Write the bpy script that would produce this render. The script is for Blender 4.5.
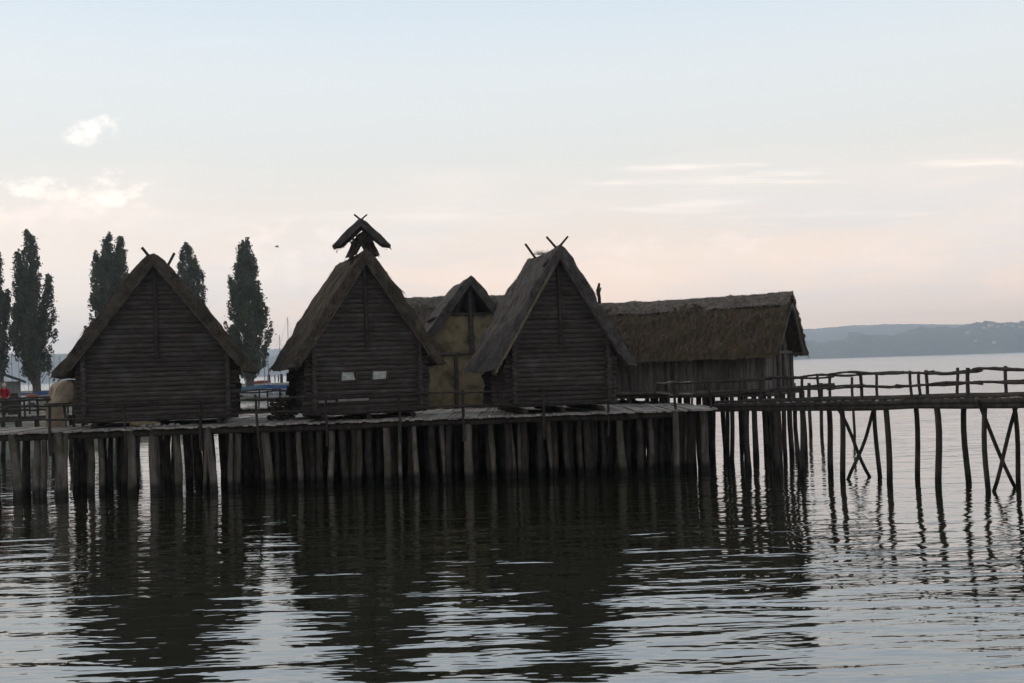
import bpy, math, random
import numpy as np
from mathutils import Vector, Matrix, noise

# ------------------------------------------------------------------ camera, sky, sun
S = bpy.context.scene
for o in list(bpy.data.objects): bpy.data.objects.remove(o)
W, H, F = 1024, 683, 1100.0
CAMZ = 4.2
ROLL = math.radians(1.83)
PITCH = math.atan(25.4 / F)
fw = Vector((0, math.cos(PITCH), math.sin(PITCH)))
r0 = Vector((1, 0, 0)); u0 = r0.cross(fw)
rt = r0 * math.cos(ROLL) - u0 * math.sin(ROLL)
up = u0 * math.cos(ROLL) + r0 * math.sin(ROLL)
camd = bpy.data.cameras.new('camera'); cam = bpy.data.objects.new('camera', camd)
S.collection.objects.link(cam); S.camera = cam
camd.sensor_width = 36; camd.lens = F / W * 36; camd.clip_start = 0.1; camd.clip_end = 40000
cam.matrix_world = Matrix((
    (rt.x, up.x, -fw.x, 0), (rt.y, up.y, -fw.y, 0), (rt.z, up.z, -fw.z, CAMZ), (0, 0, 0, 1)))

def ray(px, py): return fw + rt * ((px - W / 2) / F) + up * ((H / 2 - py) / F)
def at(px, py, D):
    r = ray(px, py); t = D / r.y
    return Vector((r.x * t, D, CAMZ + r.z * t))
def hor(px): return 366.9 - (px - 512) * math.tan(ROLL)
def colx(px, D, z=0.0):
    """world X of the point at depth D and height z that falls on picture column px"""
    y = hor(px) + (CAMZ - z) * F / D
    return at(px, y, D).x

SUN_EL, SUN_AZ = 24.0, -68.0            # azimuth from +Y, negative = to the left
world = bpy.data.worlds.new('World'); S.world = world; world.use_nodes = True
def build_world():
    nt = world.node_tree; N = nt.nodes; L = nt.links; N.clear()
    def nd(t, **k):
        n = N.new(t)
        for a, b in k.items(): setattr(n, a, b)
        return n
    def m(op, a, b=None, c=None, clamp=False):
        n = nd('ShaderNodeMath', operation=op); n.use_clamp = clamp
        for i, v in enumerate((a, b, c)):
            if v is None: continue
            if isinstance(v, (int, float)): n.inputs[i].default_value = v
            else: L.new(v, n.inputs[i])
        return n.outputs[0]
    def mix(f, a, b):
        n = nd('ShaderNodeMix', data_type='RGBA')
        for s, v in ((n.inputs[0], f), (n.inputs[6], a), (n.inputs[7], b)):
            if isinstance(v, (int, float)): s.default_value = v
            elif isinstance(v, tuple): s.default_value = (*v, 1)
            else: L.new(v, s)
        return n.outputs[2]
    tc = nd('ShaderNodeTexCoord')
    sep = nd('ShaderNodeSeparateXYZ'); L.new(tc.outputs['Generated'], sep.inputs[0])
    x, y, z = sep.outputs
    sky = nd('ShaderNodeTexSky', sky_type='NISHITA'); sky.sun_disc = False
    sky.sun_elevation = math.radians(SUN_EL); sky.sun_rotation = math.radians(SUN_AZ)
    sky.air_density = 1.0; sky.dust_density = 3.0; sky.ozone_density = 1.5
    # evening gradient by elevation
    ramp = nd('ShaderNodeValToRGB'); L.new(m('MAXIMUM', z, 0.0), ramp.inputs[0])
    el = ramp.color_ramp.elements
    stops = [(0.0, (1.32, 0.97, 0.70)), (0.025, (1.50, 1.04, 0.72)), (0.06, (1.30, 0.94, 0.70)),
             (0.12, (0.93, 0.79, 0.675)), (0.19, (0.76, 0.755, 0.71)), (0.26, (0.73, 0.765, 0.77)), (0.33, (0.61, 0.70, 0.775)),
             (0.40, (0.88, 0.94, 1.0)), (0.58, (0.95, 1.0, 1.06)), (0.80, (0.42, 0.46, 0.53)), (1.0, (0.26, 0.29, 0.36))]
    el[0].position, el[0].color = stops[0][0], (*stops[0][1], 1)
    el[1].position, el[1].color = stops[-1][0], (*stops[-1][1], 1)
    for p, c in stops[1:-1]:
        e = el.new(p); e.color = (*c, 1)
    col = mix(0.0, ramp.outputs[0], (1, 1, 1))
    # picture-like coordinates of a sky direction in front of the viewer
    ys = m('MAXIMUM', y, 0.08)
    a = m('DIVIDE', x, ys); e = m('DIVIDE', z, ys)
    front = m('MULTIPLY', m('SUBTRACT', y, 0.25), 3.0, clamp=True)
    cmb = nd('ShaderNodeCombineXYZ'); L.new(a, cmb.inputs[0]); L.new(m('MULTIPLY', e, 1.0), cmb.inputs[1])
    def nz(sx, sy, scale, detail=5.0, rough=0.55, off=0.0):
        mp = nd('ShaderNodeMapping'); L.new(cmb.outputs[0], mp.inputs[0])
        mp.inputs['Scale'].default_value = (sx, sy, 1); mp.inputs['Location'].default_value = (off, off * 1.7, off)
        n = nd('ShaderNodeTexNoise'); L.new(mp.outputs[0], n.inputs['Vector'])
        n.inputs['Scale'].default_value = scale; n.inputs['Detail'].default_value = detail; n.inputs['Roughness'].default_value = rough
        return n.outputs['Fac']
    def sm(v, lo, hi):
        n = nd('ShaderNodeMapRange', interpolation_type='SMOOTHSTEP'); L.new(v, n.inputs[0])
        n.inputs[1].default_value = lo; n.inputs[2].default_value = hi
        return n.outputs[0]
    # broad thin high cloud, warm, and cooler breaks
    broad = sm(nz(1.0, 4.5, 3.0, 6, 0.6, 3.1), 0.42, 0.68)
    lowband = m('MULTIPLY', sm(e, 0.02, 0.07), m('SUBTRACT', 1.0, sm(e, 0.13, 0.22)))
    f1 = m('MULTIPLY', m('MULTIPLY', broad, lowband), m('MULTIPLY', front, 0.85))
    cool = m('MULTIPLY', m('MULTIPLY', m('SUBTRACT', 1.0, sm(a, -0.40, -0.05)), m('SUBTRACT', 1.0, sm(e, 0.08, 0.16))), m('MULTIPLY', front, 0.6))
    col = mix(cool, col, (0.95, 0.87, 0.79))
    col = mix(f1, col, (1.00, 0.86, 0.76))
    br2 = sm(nz(1.0, 7.0, 2.2, 6, 0.6, 9.7), 0.47, 0.70)
    f2 = m('MULTIPLY', m('MULTIPLY', br2, lowband), m('MULTIPLY', front, 0.6))
    col = mix(f2, col, (0.76, 0.765, 0.77))
    # single clouds
    def cloud(px, py, rx, ry, strength, colr, nsx=14.0, nsy=20.0, amp=1.3, off=0.0, lo=0.25, hi=0.62):
        nonlocal col
        d = ray(px, py); a0 = d.x / d.y; e0 = d.z / d.y
        da = m('DIVIDE', m('SUBTRACT', a, a0), rx / F); 
        de0 = m('SUBTRACT', m('SUBTRACT', e, e0), m('MULTIPLY', m('SUBTRACT', a, a0), 0.0))
        de = m('DIVIDE', de0, ry / F)
        r = m('SQRT', m('ADD', m('MULTIPLY', da, da), m('MULTIPLY', de, de)))
        nn = nz(nsx * 1.9, nsy * 1.9, 3.0, 7, 0.62, off)
        v = m('ADD', m('SUBTRACT', 1.0, r), m('MULTIPLY', m('SUBTRACT', nn, 0.5), amp * 3.6))
        f = m('MULTIPLY', m('MULTIPLY', sm(v, lo, hi * 1.7), strength), front)
        col = mix(f, col, colr)
    warm = (1.22, 1.06, 0.93); wh = (1.18, 1.09, 1.0)
    cloud(92, 133, 34, 22, 1.00, wh, 8, 11, 0.9, 1.3, 0.15, 0.7)
    cloud(100, 194, 58, 21, 1.0, warm, 7, 12, 1.0, 4.4, 0.1, 0.8)
    cloud(34, 190, 52, 19, 1.0, warm, 9, 15, 1.0, 6.1, 0.1, 0.8)
    cloud(60, 215, 110, 28, 0.60, (1.16, 0.98, 0.86), 5, 10, 1.1, 2.2, 0.1, 0.8)
    cloud(690, 167, 105, 5, 0.90, warm, 2.0, 18, 0.7, 5.0, 0.1, 0.8)
    cloud(730, 180, 170, 12, 0.75, warm, 1.6, 22, 0.9, 7.0, 0.2, 0.9)
    cloud(680, 206, 150, 10, 0.45, warm, 1.6, 20, 0.9, 8.0, 0.2, 0.9)
    cloud(985, 163, 95, 6, 0.90, warm, 2.0, 20, 0.7, 11.0, 0.1, 0.8)
    cloud(740, 245, 50, 22, 0.52, (1.20, 0.99, 0.86), 9, 13, 1.0, 12.0, 0.1, 0.8)
    cloud(620, 250, 60, 18, 0.48, (1.20, 0.99, 0.86), 7, 13, 1.0, 14.0, 0.1, 0.8)
    cloud(300, 245, 110, 26, 0.52, (1.18, 1.0, 0.88), 5, 9, 1.0, 15.0, 0.1, 0.8)
    cloud(400, 215, 260, 12, 0.45, (1.10, 0.99, 0.90), 2, 16, 1.0, 16.0, 0.1, 0.9)
    cloud(150, 45, 200, 10, 0.15, (0.9, 0.9, 0.9), 2, 12, 1.0, 17.0, 0.1, 0.9)
    cloud(560, 278, 120, 22, 0.45, (1.24, 1.0, 0.86), 5, 9, 1.1, 21.0, 0.1, 0.8)
    cloud(900, 262, 120, 22, 0.35, (1.26, 1.0, 0.85), 4, 10, 1.1, 23.0, 0.1, 0.8)
    cloud(280, 270, 70, 26, 0.5, (1.18, 1.0, 0.88), 6, 9, 1.1, 25.0, 0.1, 0.8)
    cloud(820, 215, 160, 8, 0.35, warm, 1.6, 20, 0.9, 27.0, 0.1, 0.8)
    # darker behind the viewer, as the dusk sky is away from the glow
    back = sm(m('MULTIPLY', y, -1.0), -0.35, 0.6)
    col = mix(m('MULTIPLY', back, 0.62), col, (0.10, 0.12, 0.16))
    side = sm(m('ABSOLUTE', x), 0.45, 0.95)
    col = mix(m('MULTIPLY', side, 0.35), col, (0.28, 0.30, 0.36))
    # the Nishita sky carries part of the light
    b1 = nd('ShaderNodeBackground'); L.new(sky.outputs[0], b1.inputs[0]); b1.inputs[1].default_value = 0.05
    b2 = nd('ShaderNodeBackground'); L.new(col, b2.inputs[0]); b2.inputs[1].default_value = 0.96
    mx = nd('ShaderNodeMixShader'); mx.inputs[0].default_value = 0.88
    L.new(b1.outputs[0], mx.inputs[1]); L.new(b2.outputs[0], mx.inputs[2])
    out = nd('ShaderNodeOutputWorld'); L.new(mx.outputs[0], out.inputs['Surface'])
build_world()
sd = bpy.data.lights.new('sun', 'SUN'); sd.energy = 0.5; sd.angle = math.radians(14); sd.color = (1.0, 0.9, 0.8)
sun = bpy.data.objects.new('sun', sd); S.collection.objects.link(sun)
a_, e_ = math.radians(SUN_AZ), math.radians(SUN_EL)
sdir = Vector((math.sin(a_) * math.cos(e_), math.cos(a_) * math.cos(e_), math.sin(e_)))
sun.rotation_euler = sdir.to_track_quat('Z', 'Y').to_euler()
vs = S.view_settings
vs.view_transform = 'Standard'; vs.look = 'None'; vs.gamma = 1; vs.exposure = 0.40; vs.use_curve_mapping = False
S.cycles.max_bounces = 6; S.cycles.diffuse_bounces = 3; S.cycles.glossy_bounces = 3; S.cycles.volume_bounces = 1
S.cycles.use_denoising = True

# ------------------------------------------------------------------ materials
def mat_base(name, c1, c2, scale=(3, 3, 3), detail=5, rough=0.9, bump=0.3, bscale=None, dist=0.02, c3=None, c3_scale=0.5, c3_lo=0.5, c3_hi=0.62, spec=0.2, lo=0.3, hi=0.72, coord='Object', island=0.0, wet=False):
    mt = bpy.data.materials.new(name); mt.use_nodes = True
    nt = mt.node_tree; N = nt.nodes; L = nt.links
    b = N['Principled BSDF']; b.inputs['Roughness'].default_value = rough
    b.inputs['Specular IOR Level'].default_value = spec
    tc = N.new('ShaderNodeTexCoord'); mp = N.new('ShaderNodeMapping'); L.new(tc.outputs[coord], mp.inputs[0])
    mp.inputs['Scale'].default_value = scale
    n = N.new('ShaderNodeTexNoise'); L.new(mp.outputs[0], n.inputs['Vector']); n.inputs['Scale'].default_value = 1.0
    n.inputs['Detail'].default_value = detail; n.inputs['Roughness'].default_value = 0.6
    r = N.new('ShaderNodeValToRGB'); L.new(n.outputs['Fac'], r.inputs[0])
    r.color_ramp.elements[0].position = lo; r.color_ramp.elements[0].color = (*c1, 1)
    r.color_ramp.elements[1].position = hi; r.color_ramp.elements[1].color = (*c2, 1)
    out = r.outputs[0]
    if c3:
        n3 = N.new('ShaderNodeTexNoise'); L.new(tc.outputs[coord], n3.inputs['Vector']); n3.inputs['Scale'].default_value = c3_scale
        n3.inputs['Detail'].default_value = 6
        mr = N.new('ShaderNodeMapRange'); L.new(n3.outputs['Fac'], mr.inputs[0]); mr.inputs[1].default_value = c3_lo; mr.inputs[2].default_value = c3_hi
        mx = N.new('ShaderNodeMix'); mx.data_type = 'RGBA'; L.new(mr.outputs[0], mx.inputs[0]); L.new(out, mx.inputs[6])
        mx.inputs[7].default_value = (*c3, 1); out = mx.outputs[2]
    def mulcol(fac_socket, o_):
        mx = N.new('ShaderNodeVectorMath'); mx.operation = 'SCALE'; L.new(o_, mx.inputs[0]); L.new(fac_socket, mx.inputs['Scale']); return mx.outputs[0]
    if island:
        g = N.new('ShaderNodeNewGeometry'); mr = N.new('ShaderNodeMapRange'); L.new(g.outputs['Random Per Island'], mr.inputs[0])
        mr.inputs[3].default_value = 1 - island; mr.inputs[4].default_value = 1 + island; out = mulcol(mr.outputs[0], out)
    if wet:     # soaked, algae-dark foot of the piles
        g = N.new('ShaderNodeNewGeometry'); sp = N.new('ShaderNodeSeparateXYZ'); L.new(g.outputs['Position'], sp.inputs[0])
        ad = N.new('ShaderNodeMath'); ad.operation = 'MULTIPLY_ADD'; L.new(n.outputs['Fac'], ad.inputs[0]); ad.inputs[1].default_value = -0.45; L.new(sp.outputs[2], ad.inputs[2])
        mr = N.new('ShaderNodeMapRange'); L.new(ad.outputs[0], mr.inputs[0]); mr.inputs[1].default_value = 0.0; mr.inputs[2].default_value = 0.22
        mr.inputs[3].default_value = 0.28; mr.inputs[4].default_value = 1.0; out = mulcol(mr.outputs[0], out)
    L.new(out, b.inputs['Base Color'])
    bp = N.new('ShaderNodeBump'); bp.inputs['Strength'].default_value = bump; bp.inputs['Distance'].default_value = dist
    L.new(n.outputs['Fac'], bp.inputs['Height']); L.new(bp.outputs[0], b.inputs['Normal'])
    return mt
M = {}
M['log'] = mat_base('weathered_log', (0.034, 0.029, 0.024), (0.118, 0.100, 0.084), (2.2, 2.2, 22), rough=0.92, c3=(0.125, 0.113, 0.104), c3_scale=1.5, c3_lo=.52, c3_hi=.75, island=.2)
M['log_side'] = M['log']
M['plank'] = mat_base('grey_plank', (0.045, 0.039, 0.033), (0.20, 0.175, 0.148), (9, 9, 1.2), rough=0.9, island=.35)
M['deck'] = mat_base('deck_wood', (0.28, 0.25, 0.215), (0.50, 0.45, 0.39), (6, 1.2, 3), rough=0.8, c3=(0.24, 0.215, 0.185), c3_scale=1.1, island=.13)
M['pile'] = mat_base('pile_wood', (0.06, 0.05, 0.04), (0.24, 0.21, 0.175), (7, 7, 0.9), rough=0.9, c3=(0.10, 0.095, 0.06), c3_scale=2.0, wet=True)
M['pale_wood'] = mat_base('pale_wood', (0.18, 0.165, 0.145), (0.36, 0.34, 0.30), (3, 3, 8), rough=0.85)
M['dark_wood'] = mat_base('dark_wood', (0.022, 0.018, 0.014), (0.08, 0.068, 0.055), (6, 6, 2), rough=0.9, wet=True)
M['rail_wood'] = mat_base('rail_wood', (0.03, 0.025, 0.02), (0.11, 0.095, 0.078), (5, 5, 5), rough=0.9, island=.25)
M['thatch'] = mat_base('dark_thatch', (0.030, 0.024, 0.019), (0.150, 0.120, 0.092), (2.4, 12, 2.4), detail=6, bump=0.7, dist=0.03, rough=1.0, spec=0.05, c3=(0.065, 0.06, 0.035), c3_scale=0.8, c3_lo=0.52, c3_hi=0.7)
M['thatch_grey'] = mat_base('grey_thatch', (0.045, 0.040, 0.037), (0.17, 0.15, 0.138), (2.4, 13, 2.4), detail=6, bump=0.7, dist=0.03, rough=1.0, spec=0.05)
M['thatch_moss'] = mat_base('mossy_thatch', (0.029, 0.021, 0.014), (0.100, 0.072, 0.046), (2.6, 7, 2.6), detail=7, bump=0.8, dist=0.04, rough=1.0, spec=0.05, c3=(0.052, 0.047, 0.024), c3_scale=1.6, c3_lo=0.5, c3_hi=0.75)
M['thatch_cap'] = mat_base('ridge_thatch', (0.08, 0.070, 0.057), (0.24, 0.21, 0.175), (8, 5, 8), detail=6, bump=0.8, dist=0.03, rough=1.0, spec=0.05)
M['daub'] = mat_base('yellow_daub', (0.22, 0.175, 0.098), (0.36, 0.295, 0.17), (2.6, 2.6, 2.6), detail=9, bump=0.7, dist=.05, rough=0.95, c3=(0.12, 0.098, 0.062), c3_scale=1.7, c3_lo=0.48, c3_hi=0.66)
M['clay'] = mat_base('tan_clay', (0.22, 0.17, 0.115), (0.42, 0.34, 0.25), (2.2, 2.2, 2.2), detail=6, bump=0.5, dist=0.05, rough=0.95)
M['straw'] = mat_base('bright_straw', (0.14, 0.11, 0.06), (0.32, 0.26, 0.15), (6, 20, 6), detail=5, bump=0.5, rough=1.0, spec=0.05)
M['loose_straw'] = mat_base('loose_straw', (0.05, 0.041, 0.031), (0.20, 0.165, 0.125), (3, 9, 3), detail=3, bump=0, rough=1.0, spec=0.03)
M['pane'] = mat_base('pale_cloth', (0.30, 0.30, 0.27), (0.66, 0.66, 0.61), (7, 7, 9), detail=6, bump=0.3)
M['stone'] = mat_base('pale_stone', (0.2, 0.19, 0.18), (0.42, 0.4, 0.38), (8, 8, 8))
M['leaf'] = mat_base('poplar_leaf', (0.045, 0.058, 0.030), (0.12, 0.135, 0.07), (0.6, 0.6, 0.6), rough=0.7, bump=0.0)
M['leaf_b'] = mat_base('hill_wood', (0.018, 0.028, 0.020), (0.085, 0.10, 0.060), (0.018, 0.006, 0.03), detail=8, rough=1.0, bump=0.0, c3=(0.16, 0.16, 0.10), c3_scale=0.006, c3_lo=.60, c3_hi=.66)
M['bark'] = mat_base('bark', (0.06, 0.05, 0.04), (0.15, 0.13, 0.11), (4, 4, 1), rough=0.95)
M['grass'] = mat_base('shore_grass', (0.05, 0.065, 0.03), (0.13, 0.125, 0.08), (0.4, 0.4, 0.4), rough=1.0, c3=(0.2, 0.19, 0.17), c3_scale=0.06)
M['hull'] = mat_base('white_hull', (0.55, 0.56, 0.57), (0.75, 0.75, 0.74), (1, 1, 1), rough=0.35, bump=0.0, spec=0.5)
M['blue'] = mat_base('blue_cover', (0.025, 0.055, 0.14), (0.045, 0.09, 0.21), (3, 3, 3), rough=0.8)
M['navy'] = mat_base('navy_paint', (0.02, 0.03, 0.07), (0.04, 0.05, 0.10), (3, 3, 3), rough=0.5)
M['teal'] = mat_base('teal_cover', (0.05, 0.11, 0.14), (0.08, 0.16, 0.19), (3, 3, 3), rough=0.8)
M['orange'] = mat_base('faded_red', (0.20, 0.05, 0.035), (0.30, 0.08, 0.05), (3, 3, 3), rough=0.8)
M['metal'] = mat_base('mast_metal', (0.16, 0.17, 0.18), (0.26, 0.27, 0.28), (3, 3, 3), rough=0.45, bump=0.0, spec=0.5)
M['red'] = mat_base('red_cloth', (0.38, 0.02, 0.03), (0.55, 0.035, 0.05), (6, 6, 6), rough=0.85)
M['cream'] = mat_base('cream_cloth', (0.5, 0.45, 0.36), (0.6, 0.55, 0.45), (9, 9, 9), rough=0.9)
M['black'] = mat_base('dark_cloth', (0.015, 0.015, 0.02), (0.03, 0.03, 0.035), (9, 9, 9), rough=0.9)
M['skin'] = mat_base('skin', (0.42, 0.26, 0.19), (0.5, 0.32, 0.24), (9, 9, 9), rough=0.6, bump=0.0)
M['hair'] = mat_base('brown_hair', (0.04, 0.025, 0.015), (0.08, 0.05, 0.03), (30, 30, 30), rough=0.7)
M['render'] = mat_base('house_plaster', (0.6, 0.55, 0.5), (0.75, 0.7, 0.65), (0.2, 0.2, 0.2), bump=0.0)
M['tile'] = mat_base('roof_tile', (0.22, 0.09, 0.06), (0.34, 0.15, 0.10), (0.3, 0.3, 0.3), bump=0.0)
M['shed'] = mat_base('shed_board', (0.2, 0.2, 0.19), (0.3, 0.3, 0.28), (7, 7, 1))
M['slate'] = mat_base('shed_roof', (0.05, 0.055, 0.06), (0.1, 0.105, 0.11), (2, 2, 2))
M['bird'] = mat_base('bird_feather', (0.03, 0.03, 0.03), (0.07, 0.07, 0.07), (20, 20, 20), bump=0.0)

# ------------------------------------------------------------------ mesh helpers
class MB:
    def __init__(s): s.v = []; s.f = []; s.smooth = []; s.mi = []
    def add(s, verts, faces, smooth=False, mi=0):
        o = len(s.v); s.v.extend([tuple(p) for p in verts])
        for f in faces: s.f.append(tuple(i + o for i in f)); s.smooth.append(smooth); s.mi.append(mi)
    def box(s, c, size, rz=0.0, jit=0.0, rnd=None):
        cx, cy, cz = c; hx, hy, hz = size[0] / 2, size[1] / 2, size[2] / 2
        co, si = math.cos(rz), math.sin(rz); vs_ = []
        for dz in (-hz, hz):
            for dx, dy in ((-hx, -hy), (hx, -hy), (hx, hy), (-hx, hy)):
                if rnd: dx += rnd.uniform(-jit, jit); dy += rnd.uniform(-jit, jit)
                vs_.append((cx + dx * co - dy * si, cy + dx * si + dy * co, cz + dz + (rnd.uniform(-jit, jit) * .3 if rnd else 0)))
        s.add(vs_, [(3, 2, 1, 0), (4, 5, 6, 7), (0, 1, 5, 4), (1, 2, 6, 5), (2, 3, 7, 6), (3, 0, 4, 7)])
    def hexa(s, p):  # 8 points bottom4 top4
        s.add(p, [(3, 2, 1, 0), (4, 5, 6, 7), (0, 1, 5, 4), (1, 2, 6, 5), (2, 3, 7, 6), (3, 0, 4, 7)])
    def tube(s, pts, rad, n=8, rnd=None, wob=0.0, smooth=True):
        pts = [Vector(p) for p in pts]; m_ = len(pts)
        if not isinstance(rad, (list, tuple)): rad = [rad] * m_
        vs_ = []; fs = []
        ref = Vector((0, 0, 1))
        d0 = (pts[-1] - pts[0]).normalized()
        if abs(d0.z) > 0.8: ref = Vector((1, 0, 0))
        for i, p in enumerate(pts):
            d = (pts[min(i + 1, m_ - 1)] - pts[max(i - 1, 0)]).normalized()
            a = d.cross(ref).normalized(); b = a.cross(d).normalized()
            for k in range(n):
                t = 2 * math.pi * k / n
                r = rad[i] * (1 + (rnd.uniform(-wob, wob) if rnd else 0))
                vs_.append(p + a * (math.cos(t) * r) + b * (math.sin(t) * r))
        for i in range(m_ - 1):
            for k in range(n):
                k2 = (k + 1) % n
                fs.append((i * n + k, i * n + k2, (i + 1) * n + k2, (i + 1) * n + k))
        s.add(vs_, fs, smooth)
        s.add([vs_[k] for k in range(n)], [tuple(range(n))])
        s.add([vs_[(m_ - 1) * n + k] for k in range(n)], [tuple(reversed(range(n)))])
    def build(s, name, mat, parent=None, loc=None):
        me = bpy.data.meshes.new(name); me.from_pydata(s.v, [], s.f); 
        me.polygons.foreach_set('use_smooth', s.smooth)
        me.materials.append(mat)
        if max(s.mi, default=0) > 0: me.materials.append(M['loose_straw']); me.polygons.foreach_set('material_index', s.mi)
        me.update()
        o = bpy.data.objects.new(name, me); S.collection.objects.link(o)
        if parent: o.parent = parent
        if loc is not None: o.location = loc
        return o
def fixn(o):
    import bmesh
    bm = bmesh.new(); bm.from_mesh(o.data); bmesh.ops.recalc_face_normals(bm, faces=bm.faces); bm.to_mesh(o.data); bm.free()
    return o
def thing(name, label, cat, loc=(0, 0, 0), rz=0.0, group=None):
    o = bpy.data.objects.new(name, None); S.collection.objects.link(o)
    o.location = loc; o.rotation_euler = (0, 0, rz); o.empty_display_size = 0.3
    return tag(o, label, cat, group)
def tag(o, label, cat, group=None):
    o['label'] = label; o['category'] = cat
    if group: o['group'] = group
    return o
def crooked(p0, p1, rnd, amp=0.05, n=7):
    p0, p1 = Vector(p0), Vector(p1); d = p1 - p0
    a = d.cross(Vector((0.3, 0.2, 1))).normalized(); 
    if d.normalized().z > 0.9 or d.normalized().z < -0.9: a = d.cross(Vector((0, 1, 0))).normalized()
    b = d.cross(a).normalized(); ph = rnd.uniform(0, 6); ph2 = rnd.uniform(0, 6); k1 = rnd.uniform(2.0, 4.5); out = []
    for i in range(n):
        t = i / (n - 1); w = math.sin(math.pi * t) ** 0.6
        out.append(p0 + d * t + a * (amp * w * math.sin(ph + t * k1)) + b * (amp * 0.6 * w * math.sin(ph2 + t * k1 * 1.4)))
    return out

# ------------------------------------------------------------------ setting: water, shore, hills, haze
def water():
    mt = bpy.data.materials.new('lake_water'); mt.use_nodes = True
    nt = mt.node_tree; N = nt.nodes; L = nt.links
    b = N['Principled BSDF']; b.inputs['Base Color'].default_value = (0.016, 0.017, 0.008, 1)
    b.inputs['Roughness'].default_value = 0.035; b.inputs['IOR'].default_value = 1.5; b.inputs['Specular IOR Level'].default_value = 0.5
    tc = N.new('ShaderNodeTexCoord')
    def nz(sx, sy, rot, scale, detail, rough=0.5, distn=0.0):
        mp = N.new('ShaderNodeMapping'); L.new(tc.outputs['Object'], mp.inputs[0]); mp.inputs['Scale'].default_value = (sx, sy, 1)
        mp.inputs['Rotation'].default_value = (0, 0, rot)
        n = N.new('ShaderNodeTexNoise'); L.new(mp.outputs[0], n.inputs['Vector']); n.inputs['Scale'].default_value = scale
        n.inputs['Detail'].default_value = detail; n.inputs['Roughness'].default_value = rough; n.inputs['Distortion'].default_value = distn
        return n.outputs['Fac']
    def m(op, a, b_):
        n = N.new('ShaderNodeMath'); n.operation = op
        for i, v in enumerate((a, b_)):
            if isinstance(v, (int, float)): n.inputs[i].default_value = v
            else: L.new(v, n.inputs[i])
        return n.outputs[0]
    h = m('ADD', m('MULTIPLY', nz(0.26, 1.0, 0.05, 1.25, 3, 0.45, 0.4), 1.0),
          m('ADD', m('MULTIPLY', nz(0.38, 1.0, -0.16, 3.0, 2, 0.5), 0.24), m('MULTIPLY', nz(0.2, 1.0, 0.02, 0.32, 1), 0.9)))
    # calmer patches and wind-ruffled ones
    patch = nz(0.25, 1.0, 0.0, 0.12, 2)
    mr = N.new('ShaderNodeMapRange'); L.new(patch, mr.inputs[0]); mr.inputs[1].default_value = 0.35; mr.inputs[2].default_value = 0.65
    mr.inputs[3].default_value = 0.75; mr.inputs[4].default_value = 1.15
    sp = N.new('ShaderNodeSeparateXYZ'); L.new(tc.outputs['Object'], sp.inputs[0])     # the lake is calmer out in the open
    md = N.new('ShaderNodeMapRange'); L.new(sp.outputs[1], md.inputs[0]); md.inputs[1].default_value = 32; md.inputs[2].default_value = 110
    md.inputs[3].default_value = 1.0; md.inputs[4].default_value = 0.12
    mq = N.new('ShaderNodeMapRange'); L.new(sp.outputs[1], mq.inputs[0]); mq.inputs[1].default_value = 40; mq.inputs[2].default_value = 160   # ripples too small and far to model one by one
    mq.inputs[3].default_value = 0.035; mq.inputs[4].default_value = 0.16; L.new(mq.outputs[0], b.inputs['Roughness'])
    bp = N.new('ShaderNodeBump'); bp.inputs['Distance'].default_value = 0.060; L.new(m('MULTIPLY', mr.outputs[0], md.outputs[0]), bp.inputs['Strength'])
    L.new(h, bp.inputs['Height']); L.new(bp.outputs[0], b.inputs['Normal'])
    gl = N.new('ShaderNodeBsdfGlossy'); gl.inputs['Color'].default_value = (0.97, 0.98, 1, 1); L.new(mq.outputs[0], gl.inputs['Roughness']); L.new(bp.outputs[0], gl.inputs['Normal'])
    ms = N.new('ShaderNodeMixShader'); ms.inputs[0].default_value = 0.24; L.new(b.outputs[0], ms.inputs[1]); L.new(gl.outputs[0], ms.inputs[2])
    L.new(ms.outputs[0], N['Material Output'].inputs['Surface'])
    me = bpy.data.meshes.new('water')
    me.from_pydata([(-9000, -300, 0), (9000, -300, 0), (9000, 9500, 0), (-9000, 9500, 0)], [], [(0, 1, 2, 3)])
    me.materials.append(mt)
    o = bpy.data.objects.new('water', me); S.collection.objects.link(o); o['kind'] = 'structure'
    return o
water()

def landz(D): return 0.8 + max(0.0, min(1.0, (D - 100) / 140)) * 1.6
def shore():
    mb = MB(); nx, ny = 60, 40
    vs_ = []; 
    for j in range(ny + 1):
        for i in range(nx + 1):
            D = 64 + 182 * j / ny; u = i / nx
            xr = -28 - 8 * math.sin(D * 0.05) - (D - 96) * 0.12
            if D < 96: q = (D - 64) / 32; xr = -27.5 * (1 - q) + (-28 - 8 * math.sin(4.8)) * q
            X = -230 + (xr + 230) * u
            z = landz(D) + 0.10 * noise.noise(Vector((X * .2, D * .2, 0)))
            if j == 0 or j == ny or i == nx: z = -1.0
            vs_.append((X, D, z))
    fs = [(j * (nx + 1) + i, j * (nx + 1) + i + 1, (j + 1) * (nx + 1) + i + 1, (j + 1) * (nx + 1) + i) for j in range(ny) for i in range(nx)]
    mb.add(vs_, fs, True)
    o = mb.build('ground', M['grass']); o['kind'] = 'structure'
shore()

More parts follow.
